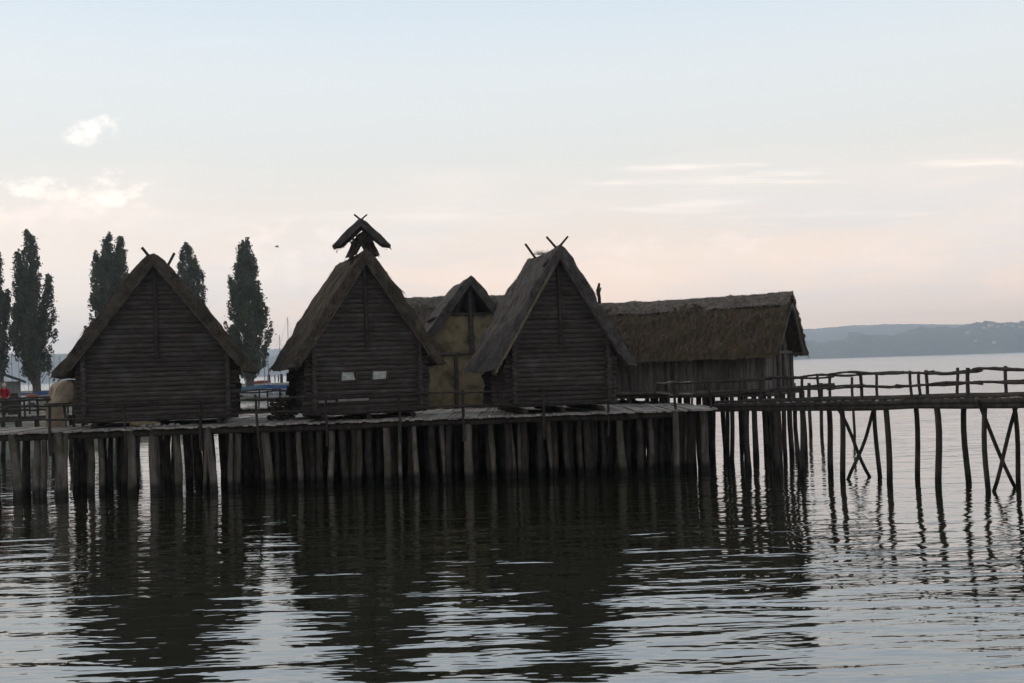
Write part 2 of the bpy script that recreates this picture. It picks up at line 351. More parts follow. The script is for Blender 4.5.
def hills(name, D, prof, zmul, depth, seed, rough_amp, mat):
    """a wooded ridge along the far shore: crest heights (in metres) by direction, falling to the water in front and behind"""
    mb = MB(); n = 2600; rows = 7
    xs = [p[0] for p in prof]; hs = [p[1] for p in prof]
    vs_ = []
    for j in range(rows):
        t = j / (rows - 1)
        for i in range(n):
            px = -900 + 2900 * i / (n - 1)
            h = float(np.interp(px, xs, hs)) * D / F * zmul
            Dj = D + (t - 0.35) * depth
            X = (px - 512) / F * D
            env = math.sin(math.pi * min(1, t / 0.7) / 2) if t <= 0.7 else 1 - (t - 0.7) / 0.3
            k = 0.55 if t < 0.69 else 1
            z = h * env ** 0.7
            if 0 < t < 1: z += (noise.noise(Vector((X * 0.012, t * 3, seed))) * 1.1 + noise.noise(Vector((X * 0.035, t * 9, seed))) * 0.7 + noise.noise(Vector((X * 0.09, t * 9, seed + 3))) * 0.7) * rough_amp
            if abs(px - 866) < 5 and 'far' not in name and .3 < t < .8: z += 16 * (1 - abs(px - 866) / 5) ** .5
            if t in (0, 1): z = -2
            elif t < 0.2: z = max(z, rough_amp * 1.2 + rough_amp * 0.8 * noise.noise(Vector((X * .07, 0, seed))))
            vs_.append((X, Dj, max(z, -2)))
    fs = [(j * n + i, j * n + i + 1, (j + 1) * n + i + 1, (j + 1) * n + i) for j in range(rows - 1) for i in range(n - 1)]
    mb.add(vs_, fs, False)
    o = mb.build(name, mat); o['kind'] = 'structure'
    return o
hills('hills', 2900, [(-900, 34), (-200, 33), (0, 31), (60, 29), (270, 20), (500, 17), (700, 17), (810, 20), (835, 18), (860, 20), (880, 22), (920, 25), (950, 28), (1024, 32), (1300, 36), (2000, 30)], 1.0, 420, 1.0, 8.0, M['leaf_b'])
hills('far_hills', 4300, [(-900, 36), (0, 30), (60, 30), (270, 28), (600, 30), (800, 31), (830, 31), (870, 33.5), (930, 33), (1000, 30), (1200, 28), (2000, 26)], 1.0, 700, 5.0, 3.0, M['leaf_b'])

def haze():
    mt = bpy.data.materials.new('haze'); mt.use_nodes = True
    nt = mt.node_tree; N = nt.nodes; N.clear()
    out = N.new('ShaderNodeOutputMaterial'); v = N.new('ShaderNodeVolumePrincipled')
    v.inputs['Color'].default_value = (0.76, 0.87, 1.0, 1); v.inputs['Density'].default_value = 0.00027; v.inputs['Anisotropy'].default_value = 0.82
    nt.links.new(v.outputs[0], out.inputs['Volume'])
    mb = MB(); mb.hexa([(-7500, -200, -5), (7500, -200, -5), (7500, 5200, -5), (-7500, 5200, -5), (-7500, -200, 190), (7500, -200, 190), (7500, 5200, 190), (-7500, 5200, 190)])
    o = mb.build('haze', mt); o['kind'] = 'stuff'
haze()

# ------------------------------------------------------------------ thatch roof
def thatch_mesh(E, za, ze, thick, y0, y1, seed, bulge=0.10, nu=20, ragged=0.05, sag=0.0, fringe=1.0, yapex=0.0, cap=0.10, tuft=900, rk=1.0):
    """gabled thatch slab with real thickness; ridge along local y, apex at za, eave at +-E, ze. yapex: how far the ridge reaches past the eaves"""
    rnd = random.Random(seed); mb = MB(); Ln = y1 - y0; nv = max(8, int(Ln / 0.14))
    slope = (za - ze) / E; nrm = math.sqrt(1 + slope * slope); nx_, nz_ = slope / nrm, 1 / nrm
    def outer(s, u, y):
        x = E * u; z = za - (za - ze) * u + bulge * math.sin(math.pi * min(1, u * 1.05))
        if u < 0.12: z -= cap * (1 - u / 0.12) ** 2
        t = (y - y0) / Ln; z -= sag * math.sin(math.pi * t)
        nn = noise.noise(Vector((s * x * 1.3 + seed, y * 1.3, z * 1.3))) * 0.10 + noise.noise(Vector((s * x * 4, y * 5 + seed, z * 4))) * 0.06 + noise.noise(Vector((s * x * 3, y * 16, seed))) * 0.018
        nn *= rk
        return Vector((s * (x + nx_ * nn), y, z + nz_ * nn))
    prof = [(s, u) for s in (-1,) for u in [1 - i / nu for i in range(nu)]] + [(1, i / nu) for i in range(nu + 1)]
    m_ = len(prof); ring = 2 * m_
    vs_ = []
    for j in range(nv + 1):
        tj = j / nv
        for (s, u) in prof:
            y = y0 + Ln * tj
            ext = yapex * (1 - u)
            if j == 0: y -= ext + rnd.uniform(-ragged, ragged) * 0.8
            if j == nv: y += ext + rnd.uniform(-ragged, ragged) * 0.8
            vs_.append(outer(s, u, y))
        for (s, u) in reversed(prof):
            y = y0 + Ln * tj
            ext = yapex * (1 - u) * 0.8
            if j == 0: y -= ext - 0.06
            if j == nv: y += ext - 0.06
            Ei = E - thick * nrm / slope
            x = Ei * u; z = za - thick * nrm - slope * x + (0.03 if u > .97 else 0)
            vs_.append(Vector((s * max(0.0, x), y, z - sag * math.sin(math.pi * tj) * 0.5)))
    fs = []
    for j in range(nv):
        for k in range(ring):
            k2 = (k + 1) % ring
            fs.append((j * ring + k, j * ring + k2, (j + 1) * ring + k2, (j + 1) * ring + k))
    for k in range(m_ - 1):
        a, b = k, k + 1; c, d = ring - 2 - k, ring - 1 - k
        fs.append((a, d, c, b)); o = nv * ring
        fs.append((o + a, o + b, o + c, o + d))
    mb.add(vs_, fs, False)
    def blade(p, d, w, side):
        p = Vector(p); d = Vector(d); q = side * w
        mb.add([p - q, p + q, p + d + q * 0.3, p + d - q * 0.3], [(0, 1, 2, 3)], mi=int(rnd.random() < .45))
    # straw ends along both eaves and verges
    for s in (-1, 1):
        dn = Vector((s / nrm, 0, -slope / nrm))
        for i in range(int(Ln * 34 * fringe)):
            y = rnd.uniform(y0, y1); k = rnd.random()
            p = Vector((s * (E - 0.05 - thick * nrm / slope * k), y, ze + 0.03))
            blade(p, dn * rnd.uniform(0.04, 0.12) + Vector((0, rnd.uniform(-.04, .04), rnd.uniform(-.04, .0))), rnd.uniform(0.012, 0.03), Vector((0, 1, 0)))
        for (yy, dy) in ((y0, -1), (y1, 1)):
            for i in range(int(E * 60 * fringe)):
                u = rnd.uniform(0.03, 1); k = rnd.random()
                p = outer(s, u, yy); p.y += dy * (yapex * (1 - u)) - dy * 0.03
                p -= Vector((s * nx_, 0, nz_)) * (thick * k * 0.95)
                blade(p, Vector((0, dy * rnd.uniform(0.02, 0.10), 0)) + dn * rnd.uniform(0.02, 0.14), rnd.uniform(0.010, 0.025), Vector((s * nx_, 0, nz_)))
        # loose tufts lying on the slope
        for i in range(int(tuft * E * Ln / 20)):
            u = rnd.uniform(0.02, 0.98); p = outer(s, u, rnd.uniform(y0, y1)) + Vector((s * nx_, 0, nz_)) * 0.008
            blade(p, dn * rnd.uniform(0.1, 0.32) + Vector((s * nx_, 0, nz_)) * rnd.uniform(0.0, 0.05) + Vector((0, rnd.uniform(-.05, .05), 0)), rnd.uniform(0.008, 0.022), Vector((0, 1, 0)))
    for i in range(int(Ln * 22 * fringe)):   # tufts standing up along the ridge
        p = outer(1, 0, rnd.uniform(y0 - yapex, y1 + yapex)); 
        blade(p - Vector((0, 0, .05)), Vector((rnd.uniform(-.14, .14), rnd.uniform(-.12, .12), rnd.uniform(.02, .11))), 0.014, Vector((0, 1, 0)))
    return mb

# ------------------------------------------------------------------ log hut
def log_hut(label, X, D, theta, Wd, Ln, E, za, ze, thick, seed, roofmat, cap=.1, ov_f=0.65, ov_b=0.5, zb=2.62, posts=True, bulge=0.1, sag=0.05, pitch=0.18):
    """origin under the front verge centre at deck height; front wall at local y=ov_f"""
    rnd = random.Random(seed)
    t = thing('log_hut', label, 'hut', (X, D, 0), theta, 'log huts on the platform')
    slope = (za - ze) / E; nrm = math.sqrt(1 + slope * slope); zin = za - thick * nrm + 0.02
    yf, yb = ov_f, ov_f + Ln; R = pitch * 0.53; ext = 0.34
    def halfat(z): return (zin - z) / slope - 0.02
    for nm, yy in (('log_wall', yf), ('log_wall', yb)):
        wall = MB(); gab = MB(); z = zb + R; k = 0
        while z < zin - 0.25:
            hw = halfat(z)
            if hw > Wd / 2 + 0.12:
                xe = Wd / 2 + ext + rnd.uniform(-.09, .09); xe2 = Wd / 2 + ext + rnd.uniform(-.09, .09)
                xe = min(xe, hw); xe2 = min(xe2, hw); tgt = wall
            else: xe = xe2 = hw; tgt = gab
            n = 9; rr = R * rnd.uniform(0.96, 1.06)
            pts = [(-xe + (xe + xe2) * i / n, yy + rnd.uniform(-.012, .012), z + 0.004 * math.sin(i * 0.9 + k) + rnd.uniform(-.004, .004)) for i in range(n + 1)]
            tgt.tube(pts, [rr * rnd.uniform(.97, 1.03) for _ in pts], 8)
            z += pitch * rnd.uniform(0.985, 1.015); k += 1
        # clay and moss packed behind the joints, so that the wall is closed
        wall.hexa([(-Wd / 2, yy - .03, zb), (Wd / 2, yy - .03, zb), (Wd / 2, yy + .03, zb), (-Wd / 2, yy + .03, zb),
                   (-Wd / 2, yy - .03, halfz(zin, slope, Wd / 2)), (Wd / 2, yy - .03, halfz(zin, slope, Wd / 2)), (Wd / 2, yy + .03, halfz(zin, slope, Wd / 2)), (-Wd / 2, yy + .03, halfz(zin, slope, Wd / 2))])
        zz = halfz(zin, slope, Wd / 2)
        gab.add([(-Wd / 2, yy - .03, zz), (Wd / 2, yy - .03, zz), (0, yy - .03, zin - .05), (-Wd / 2, yy + .03, zz), (Wd / 2, yy + .03, zz), (0, yy + .03, zin - .05)],
                [(0, 1, 2), (5, 4, 3), (1, 4, 5, 2), (3, 0, 2, 5)])
        wall.build('log_wall', M['log'], t); gab.build('log_gable', M['log'], t)
    for s in (-1, 1):
        wall = MB(); z = zb + R + pitch / 2; zt = halfz(zin, slope, Wd / 2) - 0.06
        while z < zt:
            a = yf - ext - rnd.uniform(-.10, .10); b = yb + ext + rnd.uniform(-.1, .1)
            pts = [(s * Wd / 2 + rnd.uniform(-.012, .012), a + (b - a) * i / 7, z + rnd.uniform(-.01, .01)) for i in range(8)]
            wall.tube(pts, [R * rnd.uniform(.9, 1.08) for _ in pts], 8); z += pitch
        wall.hexa([(s * Wd / 2 - .03, yf + .04, zb), (s * Wd / 2 + .03, yf + .04, zb), (s * Wd / 2 + .03, yb - .04, zb), (s * Wd / 2 - .03, yb - .04, zb),
                   (s * Wd / 2 - .03, yf + .04, zt), (s * Wd / 2 + .03, yf + .04, zt), (s * Wd / 2 + .03, yb - .04, zt), (s * Wd / 2 - .03, yb - .04, zt)])
        wall.build('log_wall', M['log'], t)
    # posts up the middle of the gable
    if posts:
        p = MB(); zz = halfz(zin, slope, Wd / 2)
        p.tube(crooked((0.03, yf - .14, zz - 0.2), (0.0, yf - .13, zin - .25), rnd, .012), 0.085, 8); p.build('gable_post', M['dark_wood'], t)
    # foundation logs lying on the deck
    f = MB()
    for s in (-1, 1): f.tube(crooked((s * (Wd / 2 - .35), yf - .45, 2.53), (s * (Wd / 2 - .35), yb + .35, 2.53), rnd, .02), .10, 8)
    f.tube([(0, yf - .3, 2.53), (0, yb, 2.53)], .10, 8)
    f.build('foundation_log', M['dark_wood'], t)
    fl = MB(); fl.box((0, (yf + yb) / 2, zb + .02), (Wd - .1, Ln - .1, .06)); fl.build('floor', M['dark_wood'], t)
    roof = fixn(thatch_mesh(E, za, ze, thick, 0, ov_f + Ln + ov_b, seed, bulge, sag=sag, cap=cap, tuft=3200).build('thatched_roof', roofmat, t))
    # verge poles under the roof edge
    vp = MB()
    for s in (-1, 1):
        off = thick * 0.98
        a = Vector((0, 0.16, zin - 0.03)); b = Vector((s * (E - .62), 0.16, zin - slope * (E - .62) - 0.01))
        vp.tube(crooked(a, b, rnd, .02), .05, 6)
    vp.build('verge_pole', M['pile'], t)
    return t, dict(slope=slope, zin=zin, yf=yf, yb=yb)
def halfz(zin, slope, hw): return zin - slope * hw

def cross_poles(parent, y, za, rnd, up_=0.75, sp=0.55, gap=0.04, lean=0.0, one=0):
    for s in (-1, 1):
        if one and s != one: continue
        mb = MB()
        a = Vector((s * sp * 0.9, y + s * gap, za - 0.75)); b = Vector((-s * sp * up_, y + s * gap + lean, za + up_ * 0.62))
        mb.tube(crooked(a, b, rnd, .015), [.055, .055, .05, .05, .048, .045, .04], 6)
        mb.build('ridge_pole', M['dark_wood'], parent)

R1 = math.radians
# --- hut one (left)
D0 = 41.0
def fr(px, D): return colx(px, D, 2.5)
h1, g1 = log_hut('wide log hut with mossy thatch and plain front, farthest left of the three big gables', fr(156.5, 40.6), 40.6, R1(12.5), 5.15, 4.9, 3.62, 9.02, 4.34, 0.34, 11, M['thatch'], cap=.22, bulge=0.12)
rnd = random.Random(5)
for a, b in (((.15, .5, 8.4), (-.42, .5, 9.10)), ((-.1, 5.4, 8.5), (.36, 5.45, 9.42))):
    mb = MB(); mb.tube(crooked(a, b, rnd, .02), .06, 6); mb.build('ridge_pole', M['dark_wood'], h1)
# --- hut two (with the smoke hood)
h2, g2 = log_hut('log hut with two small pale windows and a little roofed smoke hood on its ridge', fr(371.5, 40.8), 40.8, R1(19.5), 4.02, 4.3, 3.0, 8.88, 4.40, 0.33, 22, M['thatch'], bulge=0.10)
for cx in (-0.70, 0.47):
    fr_ = MB(); z0, z1, hw = 3.90, 4.20, 0.27
    yq = g2['yf'] - 0.12
    for (a, b) in (((cx - hw - .03, z0 - .03), (cx + hw + .03, z0 - .03)), ((cx - hw - .03, z1 + .03), (cx + hw + .03, z1 + .03)), ((cx - hw - .03, z0), (cx - hw - .03, z1)), ((cx + hw + .03, z0), (cx + hw + .03, z1))):
        fr_.box(((a[0] + b[0]) / 2, yq, (a[1] + b[1]) / 2), (abs(a[0] - b[0]) + .05, .10, abs(a[1] - b[1]) + .05))
    wn = fr_.build('window', M['log'], h2)
    pn = MB(); pn.hexa([(cx - hw, yq - .03, z0), (cx + hw - .04, yq - .03, z0 + .01), (cx + hw - .04, yq, z0 + .01), (cx - hw, yq, z0), (cx - hw + .02, yq - .03, z1), (cx + hw - .10 * (cx < 0), yq - .03, z1 - .01), (cx + hw - .10 * (cx < 0), yq, z1 - .01), (cx - hw + .02, yq, z1)])
    pn.build('pane', M['pane'], wn)
bd = MB(); bd.box((-1.55, g2['yf'] - .155, 3.14), (0.62, .04, .09)); bd.box((-0.55, g2['yf'] - .155, 3.16), (1.15, .04, .09)); bd.build('pale_board', M['pale_wood'], h2)
# smoke hood: a thatched saddle on posts, straddling the ridge
hood = bpy.data.objects.new('smoke_hood', None); S.collection.objects.link(hood); hood.parent = h2; hood.location = (0.06, 1.15, -0.10); hood.rotation_euler = (0, 0, -.22)
rnd = random.Random(8)
fixn(thatch_mesh(1.10, 10.10, 9.06, 0.22, -0.62, 0.62, 77, 0.02, nu=8, ragged=.03, fringe=.8, yapex=0.08, cap=0.03, tuft=300, rk=.3).build('hood_roof', M['thatch_grey'], hood))
fixn(thatch_mesh(0.80, 10.05, 9.30, 0.18, 0.3, 0.95, 78, 0.02, nu=6, ragged=.03, fringe=.8, yapex=0.0, cap=0.03, tuft=200, rk=.3).build('hood_roof', M['thatch_grey'], hood))
hp = MB()
for (x, y) in ((-.38, -.35), (.36, -.35), (-.38, .45), (.36, .45)):
    hp.tube(crooked((x * 1.15, y, 7.9), (x * .75, y, 9.35), rnd, .02), .06, 6)
hp.tube([(-.42, -.38, 9.2), (.42, -.38, 9.22)], .045, 6); hp.tube([(-.42, .5, 9.22), (.42, .5, 9.2)], .045, 6)
hp.tube(crooked((-.5, -.42, 8.5), (.3, -.42, 9.6), rnd, .02), .045, 6); hp.tube(crooked((.5, -.5, 8.5), (-.3, -.5, 9.6), rnd, .02), .045, 6)
hp.build('hood_post', M['dark_wood'], hood)
fixn(thatch_mesh(0.56, 9.62, 8.62, 0.2, -.35, .8, 79, 0.03, nu=6, ragged=.05, cap=.05, tuft=600, rk=.5).build('ridge_cap', M['thatch'], h2)).location = (0.12, 1.15, 0)
cp = MB()
for y in (-.5, -.36):
    cp.tube(crooked((.75, y, 9.42), (-.24, y, 10.24), rnd, .01), .032, 6)
cp.tube(crooked((-.75, -.43, 9.42), (.24, -.43, 10.24), rnd, .01), .032, 6)
cp.build('crossed_pole', M['dark_wood'], hood)
# --- hut three
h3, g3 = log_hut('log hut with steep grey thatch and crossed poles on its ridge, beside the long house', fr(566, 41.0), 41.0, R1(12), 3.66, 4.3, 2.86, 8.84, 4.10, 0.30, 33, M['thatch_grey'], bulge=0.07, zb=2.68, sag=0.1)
rnd = random.Random(9)
cross_poles(h3, 0.45, 8.68, rnd, 0.62, 0.66)
mb = MB(); mb.tube(crooked((0.1, 3.9, 8.4), (-0.45, 3.95, 9.20), rnd, .015), .05, 6); mb.build('ridge_pole', M['dark_wood'], h3)
tf = MB()
for i in range(160):
    p = Vector((rnd.gauss(0, .16), 3.1 + rnd.gauss(0, .16), 8.66)); d = Vector((rnd.uniform(-.15, .15), rnd.uniform(-.15, .15), rnd.uniform(.05, .25)))
    tf.add([p + Vector((0, -.02, 0)), p + Vector((0, .02, 0)), p + d], [(0, 1, 2)])
tf.build('straw_tuft', M['thatch_grey'], h3)
# bright fresh straw edge on the left verge of hut three
sv = MB(); sl = g3['slope']
for i in range(230):
    u = rnd.uniform(0.12, 0.90); x = -2.86 * u; z = 8.84 - 4.74 * u - 0.27 * math.sqrt(1 + sl * sl) * rnd.uniform(.75, 1.02)
    p = Vector((x, -0.03 + rnd.uniform(-.02, .06), z)); d = Vector((-.12, rnd.uniform(-.04, .02), -.2)) * rnd.uniform(.5, 1.2)
    sv.add([p, p + Vector((.03, 0, -.02)), p + d + Vector((.015, 0, 0)), p + d], [(0, 1, 2, 3)])
sv.build('straw_edge', M['straw'], h3)

# --- house four: clay walls, open gable
def clay_house():
    D = 49.3; X = fr(474.5, D); zb = 2.45; E, za, ze, th = 2.75, 8.45, 4.75, 0.30; Wd = 4.3; Ln = 4.1; ov = 0.5
    t = thing('clay_house', 'yellow clay-walled house with a dark open gable, standing behind between two log huts', 'house', (X, D, 0), R1(10))
    slope = (za - ze) / E; nrm = math.sqrt(1 + slope ** 2); zin = za - th * nrm; zo = 6.66
    hw = Wd / 2; zs = zin - slope * hw; ho = (zin - zo) / slope
    def prism(poly, y0, y1, nm, mt):
        n = len(poly); mb = MB()
        mb.add([(x, y0, z) for x, z in poly] + [(x, y1, z) for x, z in poly], [tuple(range(n)), tuple(reversed(range(n, 2 * n)))] + [(i, i + n, (i + 1) % n + n, (i + 1) % n) for i in range(n)])
        return fixn(mb.build(nm, mt, t))
    prism([(-hw, zb), (hw, zb), (hw, zs), (ho, zo), (-ho, zo), (-hw, zs)], ov, ov + .16, 'clay_wall', M['daub'])
    prism([(-hw, zb), (hw, zb), (hw, zs), (0, zin), (-hw, zs)], ov + Ln, ov + Ln + .16, 'clay_wall', M['daub'])
    for s in (-1, 1):
        mb = MB(); mb.box((s * (hw - .08), ov + Ln / 2 + .08, (zb + zs) / 2), (.16, Ln - .18, zs - zb)); mb.build('clay_wall', M['daub'], t)
    rnd = random.Random(44)
    fixn(thatch_mesh(E, za, ze, th, 0, Ln + ov * 2, 44, .10, sag=.08, yapex=.1).build('thatched_roof', M['thatch_grey'], t))
    def pole(a, b, r, nm='wall_post', m_='log'):
        mb = MB(); mb.tube(crooked(a, b, rnd, .02), r, 8); mb.build(nm, M[m_], t)
    yy = ov - .06
    pole((-0.75, yy, zb), (-0.72, yy, 4.85), .09)
    pole((0.05, yy, 4.85), (0.0, yy, zin - .1), .12)
    pole((-2.05, yy, zb), (-2.05, yy, zs), .09); pole((2.05, yy, zb), (2.05, yy, zs), .09); pole((1.0, yy, zb), (1.0, yy, 4.85), .08)
    pole((-hw, yy - .03, 4.87), (0.3, yy - .03, 4.90), .075, 'wall_beam', 'pile')
    pole((-ho + .05, yy, zo + .02), (ho - .05, yy, zo), .06, 'wall_beam')
    mb = MB(); mb.tube(crooked((-.55, ov + .5, zo - .1), (-.28, ov + .6, zo + .95), rnd, .02), .12, 8); mb.tube([(.3, ov + .5, zo - .3), (.25, ov + .5, zin - .5)], .06, 8); mb.build('attic_post', M['pile'], t)
    mb = MB(); mb.box((0, ov + Ln / 2, zb + .03), (Wd - .4, Ln - .4, .06)); mb.build('floor', M['dark_wood'], t)
    # loft floor closes the view into the attic
    mb = MB(); mb.box((0, ov + Ln / 2 + .1, zo - .12), (Wd - .9, Ln - .4, .06)); mb.build('loft_floor', M['dark_wood'], t)
clay_house()

# --- plank-walled long houses
def long_house(nm, label, X, D, theta, E, za, ze, th, Ln, Wd, zb, seed, roofmat, sides, ov=0.8, capmat=None, yapex=0.25, piles=None, ridge_rise=0.0):
    t = thing(nm, label, 'house', (X, D, 0), theta)
    rnd = random.Random(seed); slope = (za - ze) / E; nrm = math.sqrt(1 + slope ** 2); zin = za - th * nrm; hw = Wd / 2; zs = zin - slope * hw
    y0, y1 = ov, ov + Ln
    for s in (-1, 1):
        mb = MB(); y = y0
        while y < y1:
            w = rnd.uniform(.12, .22); mb.box((s * hw + rnd.uniform(-.015, .015), y + w / 2, (zb + zs) / 2 + rnd.uniform(-.03, .03)), (.07, w - .015, zs - zb), rz=rnd.uniform(-.03, .03)); y += w
        mb.box((s * (hw - .06), (y0 + y1) / 2, (zb + zs) / 2), (.03, Ln - .1, zs - zb - .1))
        mb.build('plank_wall', M['plank'], t)
        mb = MB(); mb.tube(crooked((s * (hw + .08), y0 - .1, zb + .1), (s * (hw + .08), y1, zb + .1), rnd, .02), .09, 8); mb.tube(crooked((s * (hw + .05), y0 - .6, zs - .05), (s * (hw + .05), y1 + .6, zs - .05), rnd, .02), .08, 8); mb.build('wall_beam', M['pile'], t)
    for yy in (y0, y1):
        mb = MB(); x = -hw
        while x < hw:
            w = rnd.uniform(.13, .24); xm = x + w / 2; zt = zin - slope * abs(xm) - .05
            mb.box((xm, yy + rnd.uniform(-.012, .012), (zb + zt) / 2), (w - .012, .06, zt - zb)); x += w
        mb.add([(-hw, yy + .05, zb), (hw, yy + .05, zb), (hw, yy + .05, zs), (0, yy + .05, zin), (-hw, yy + .05, zs)], [(0, 1, 2, 3, 4)])
        mb.build('plank_gable', M['plank'], t)
    # corner posts and gable tie beam
    for (x, y) in ((-hw - .02, y0 - .1), (hw + .02, y0 - .1), (0, y0 - .1), (0.9, y0 - .09)):
        mb = MB(); mb.tube(crooked((x, y, zb), (x, y, zin - slope * abs(x) - .02), rnd, .02), .09, 8); mb.build('wall_post', M['pile'], t)
    mb = MB(); mb.tube([(-hw - .3, y0 - .14, zs), (hw + .3, y0 - .14, zs + .02)], .08, 8); mb.build('tie_beam', M['pile'], t)
    mb = MB(); mb.box((0, (y0 + y1) / 2, zb - .06), (Wd + .7, Ln + .8, .10)); mb.build('floor', M['dark_wood'], t)
    fixn(thatch_mesh(E, za, ze, th, 0, Ln + 2 * ov, seed, .10, sag=.06, yapex=yapex, tuft=1100, ragged=.07, fringe=.6).build('thatched_roof', roofmat, t))
    for s in (-1, 1):
        mb = MB(); mb.tube(crooked((0, 0.0, zin - .03), (s * (E - .55), 0.1, zin - slope * (E - .55)), rnd, .02), .07, 6); mb.build('rafter', M['pile'], t)
    if capmat:
        fixn(thatch_mesh(0.62, za + .10, za + .10 - .62 * slope, .12, -.02, Ln + 2 * ov + .02, seed + 1, .02, nu=6, sag=.06, yapex=yapex, cap=.03, tuft=2500).build('ridge_cap', capmat, t))
    return t, rnd
hb_th = math.radians(61.6)
hb, rnd = long_house('long_house', 'long house with brown mossy thatch on piles over the water, right of the huts', 12.08, 47.3, hb_th, 2.78, 7.0, 4.28, 0.32, 8.9, 4.3, 2.75, 55, M['thatch_moss'], None, ov=0.75, capmat=M['thatch_cap'], yapex=.08)
# carved branch standing on the left end of the ridge
mb = MB(); rr = random.Random(3)
mb.tube([(0, 9.0, 6.9), (.03, 9.02, 7.3), (-.03, 9.05, 7.65), (.05, 9.0, 8.0)], [.09, .08, .10, .05], 7)
mb.tube([(0, 9.02, 7.5), (-.02, 8.88, 7.78)], [.05, .03], 6); mb.build('ridge_branch', M['dark_wood'], hb)
# its piles
k = 0
for y in [0.3 + 0.92 * i for i in range(11)]:
    for x in (-2.3, -1.2, 0.4, 2.2):
        yy = y + rr.uniform(-.25, .25); xx = x + rr.uniform(-.2, .2)
        mb = MB(); mb.tube(crooked((xx + rr.uniform(-.12, .12), yy + rr.uniform(-.12, .12), -1.2), (xx, yy, 2.72), rr, .05), rr.uniform(.09, .13), 8)
        mb.build('pile', M['dark_wood'], hb); k += 1
long_house('long_house', 'low thatched long house whose grey ridge shows behind the clay-walled house', colx(575, 60.3, 7), 60.3, R1(87), 3.1, 8.18, 4.9, 0.34, 8.6, 4.8, 2.45, 66, M['thatch'], None, ov=0.7, capmat=M['thatch_cap'])

# ------------------------------------------------------------------ the platform
ZD = 2.42
def front_edge(x):   # depth of the deck's front edge at world x
    return 39.75 + (x + 18.5) / 26 * 1.4
def rear_edge(x):
    if x < -16.6: return 44.3
    if x < -6.4: return 51.0
    if x < 4.9: return 66.0
    if x < 5.4: return 56.0
    return 55.0 + (44.4 - 55.0) * (x - 5.4) / (7.6 - 5.4)
pf = thing('pile_platform', 'long wooden platform on crooked piles carrying all the log huts', 'platform', (0, 0, 0))
rnd = random.Random(101)
mb = MB(); x = -27.0
while x < 7.45:
    w = rnd.uniform(.13, .20); xm = x + w / 2
    a = front_edge(xm) - rnd.uniform(0, .28) * rnd.random(); b = rear_edge(xm)
    y = a
    while y < b - .2:
        l = min(rnd.uniform(3.5, 5.5), b - y)
        mb.box((xm, y + l / 2, ZD - .035 + rnd.uniform(-.03, .02)), (w - rnd.uniform(.008, .02), l - .015, .07), rz=rnd.uniform(-.004, .004)); y += l
    x += w
mb.build('deck', M['deck'], pf)
mb = MB()
for yo in (0.25, 2.6, 5.0, 7.4, 9.8, 12.5, 15.2, 18, 21, 24):
    xs = [-27 + i * 1.15 for i in range(31)]
    xs = [q for q in xs if q < 7.5 and front_edge(q) + yo < rear_edge(q)]
    if len(xs) < 2: continue
    mb.tube([(q, front_edge(q) + yo + rnd.uniform(-.04, .04), ZD - .20 + rnd.uniform(-.03, .03)) for q in xs], [.115 * rnd.uniform(.85, 1.15) for q in xs], 8)
mb.build('beam', M['dark_wood'], pf)
# front piles as seen: top column, foot column, waterline row, half width in pixels
front = [(12, 19, 500, 4.5), (37, 38, 497, 3.5), (44, 44, 497, 3), (58, 61, 498, 5.5), (66, 67, 497, 2.5), (90, 91, 493, 3.5), (101, 100, 493, 3), (131, 131, 494, 4.5), (153, 154, 493, 4.5), (176, 178, 491, 4),
         (203, 203, 493, 2), (205, 213, 493, 4), (231, 232, 490, 2.6), (238, 238, 489, 3.6), (265, 270, 488, 4.2), (299, 299, 487, 3), (331, 331, 486, 3.2), (357.5, 357.5, 484, 4), (386, 386, 484, 4), (400, 403, 484, 1.9),
         (414, 417, 483, 3), (441, 445, 481, 3.1), (469, 470, 481, 4.4), (490, 493, 479, 3.2), (509, 514, 478, 3), (521, 520.5, 478, 3.3), (549, 553, 476, 3.5), (580, 580, 474, 3.2), (595, 595, 474, 3), (620, 625, 475, 4), (649, 651, 473, 3.2), (676, 675, 474, 3.2), (703, 708, 471, 4.2), (688, 688, 470, 3)]
def pile(parent, x0, y0_, x1, y1_, ztop, r, rnd, amp=.05, mat='pile', name='pile'):
    mb = MB(); pts = crooked((x0, y0_, -1.2), (x1, y1_, ztop), rnd, amp, 9)
    rs = [r * (1.08 - .2 * i / 8) * rnd.uniform(.93, 1.08) for i in range(9)]
    mb.tube(pts, rs, 9); return mb.build(name, M[mat], parent)
for (pt, pb, yb_, hwid) in front:
    D = CAMZ * F / (yb_ - hor(pb)); D = min(max(D, 40.0), 42.2)
    X0 = colx(pb, D, 0); X1 = colx(pt, D, 2.0); fe = front_edge(X0)
    D = max(D, fe + .15); r = hwid * D / F
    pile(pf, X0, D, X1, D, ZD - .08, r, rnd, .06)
nfront = len(front); cnt = nfront; rest = MB()
for px in (76, 84, 112, 124, 168, 187, 196, 222, 228, 247, 256, 283, 290):
    X0 = colx(px, 42.3, 1); pile(pf, X0 + rnd.uniform(-.1, .1), 42.3 + rnd.uniform(-.3, .3), X0, 42.3, ZD - .08, rnd.uniform(.10, .15), rnd, .05, 'dark_wood'); cnt += 1  # inner piles coloured darker than the front row to imitate shade under the deck
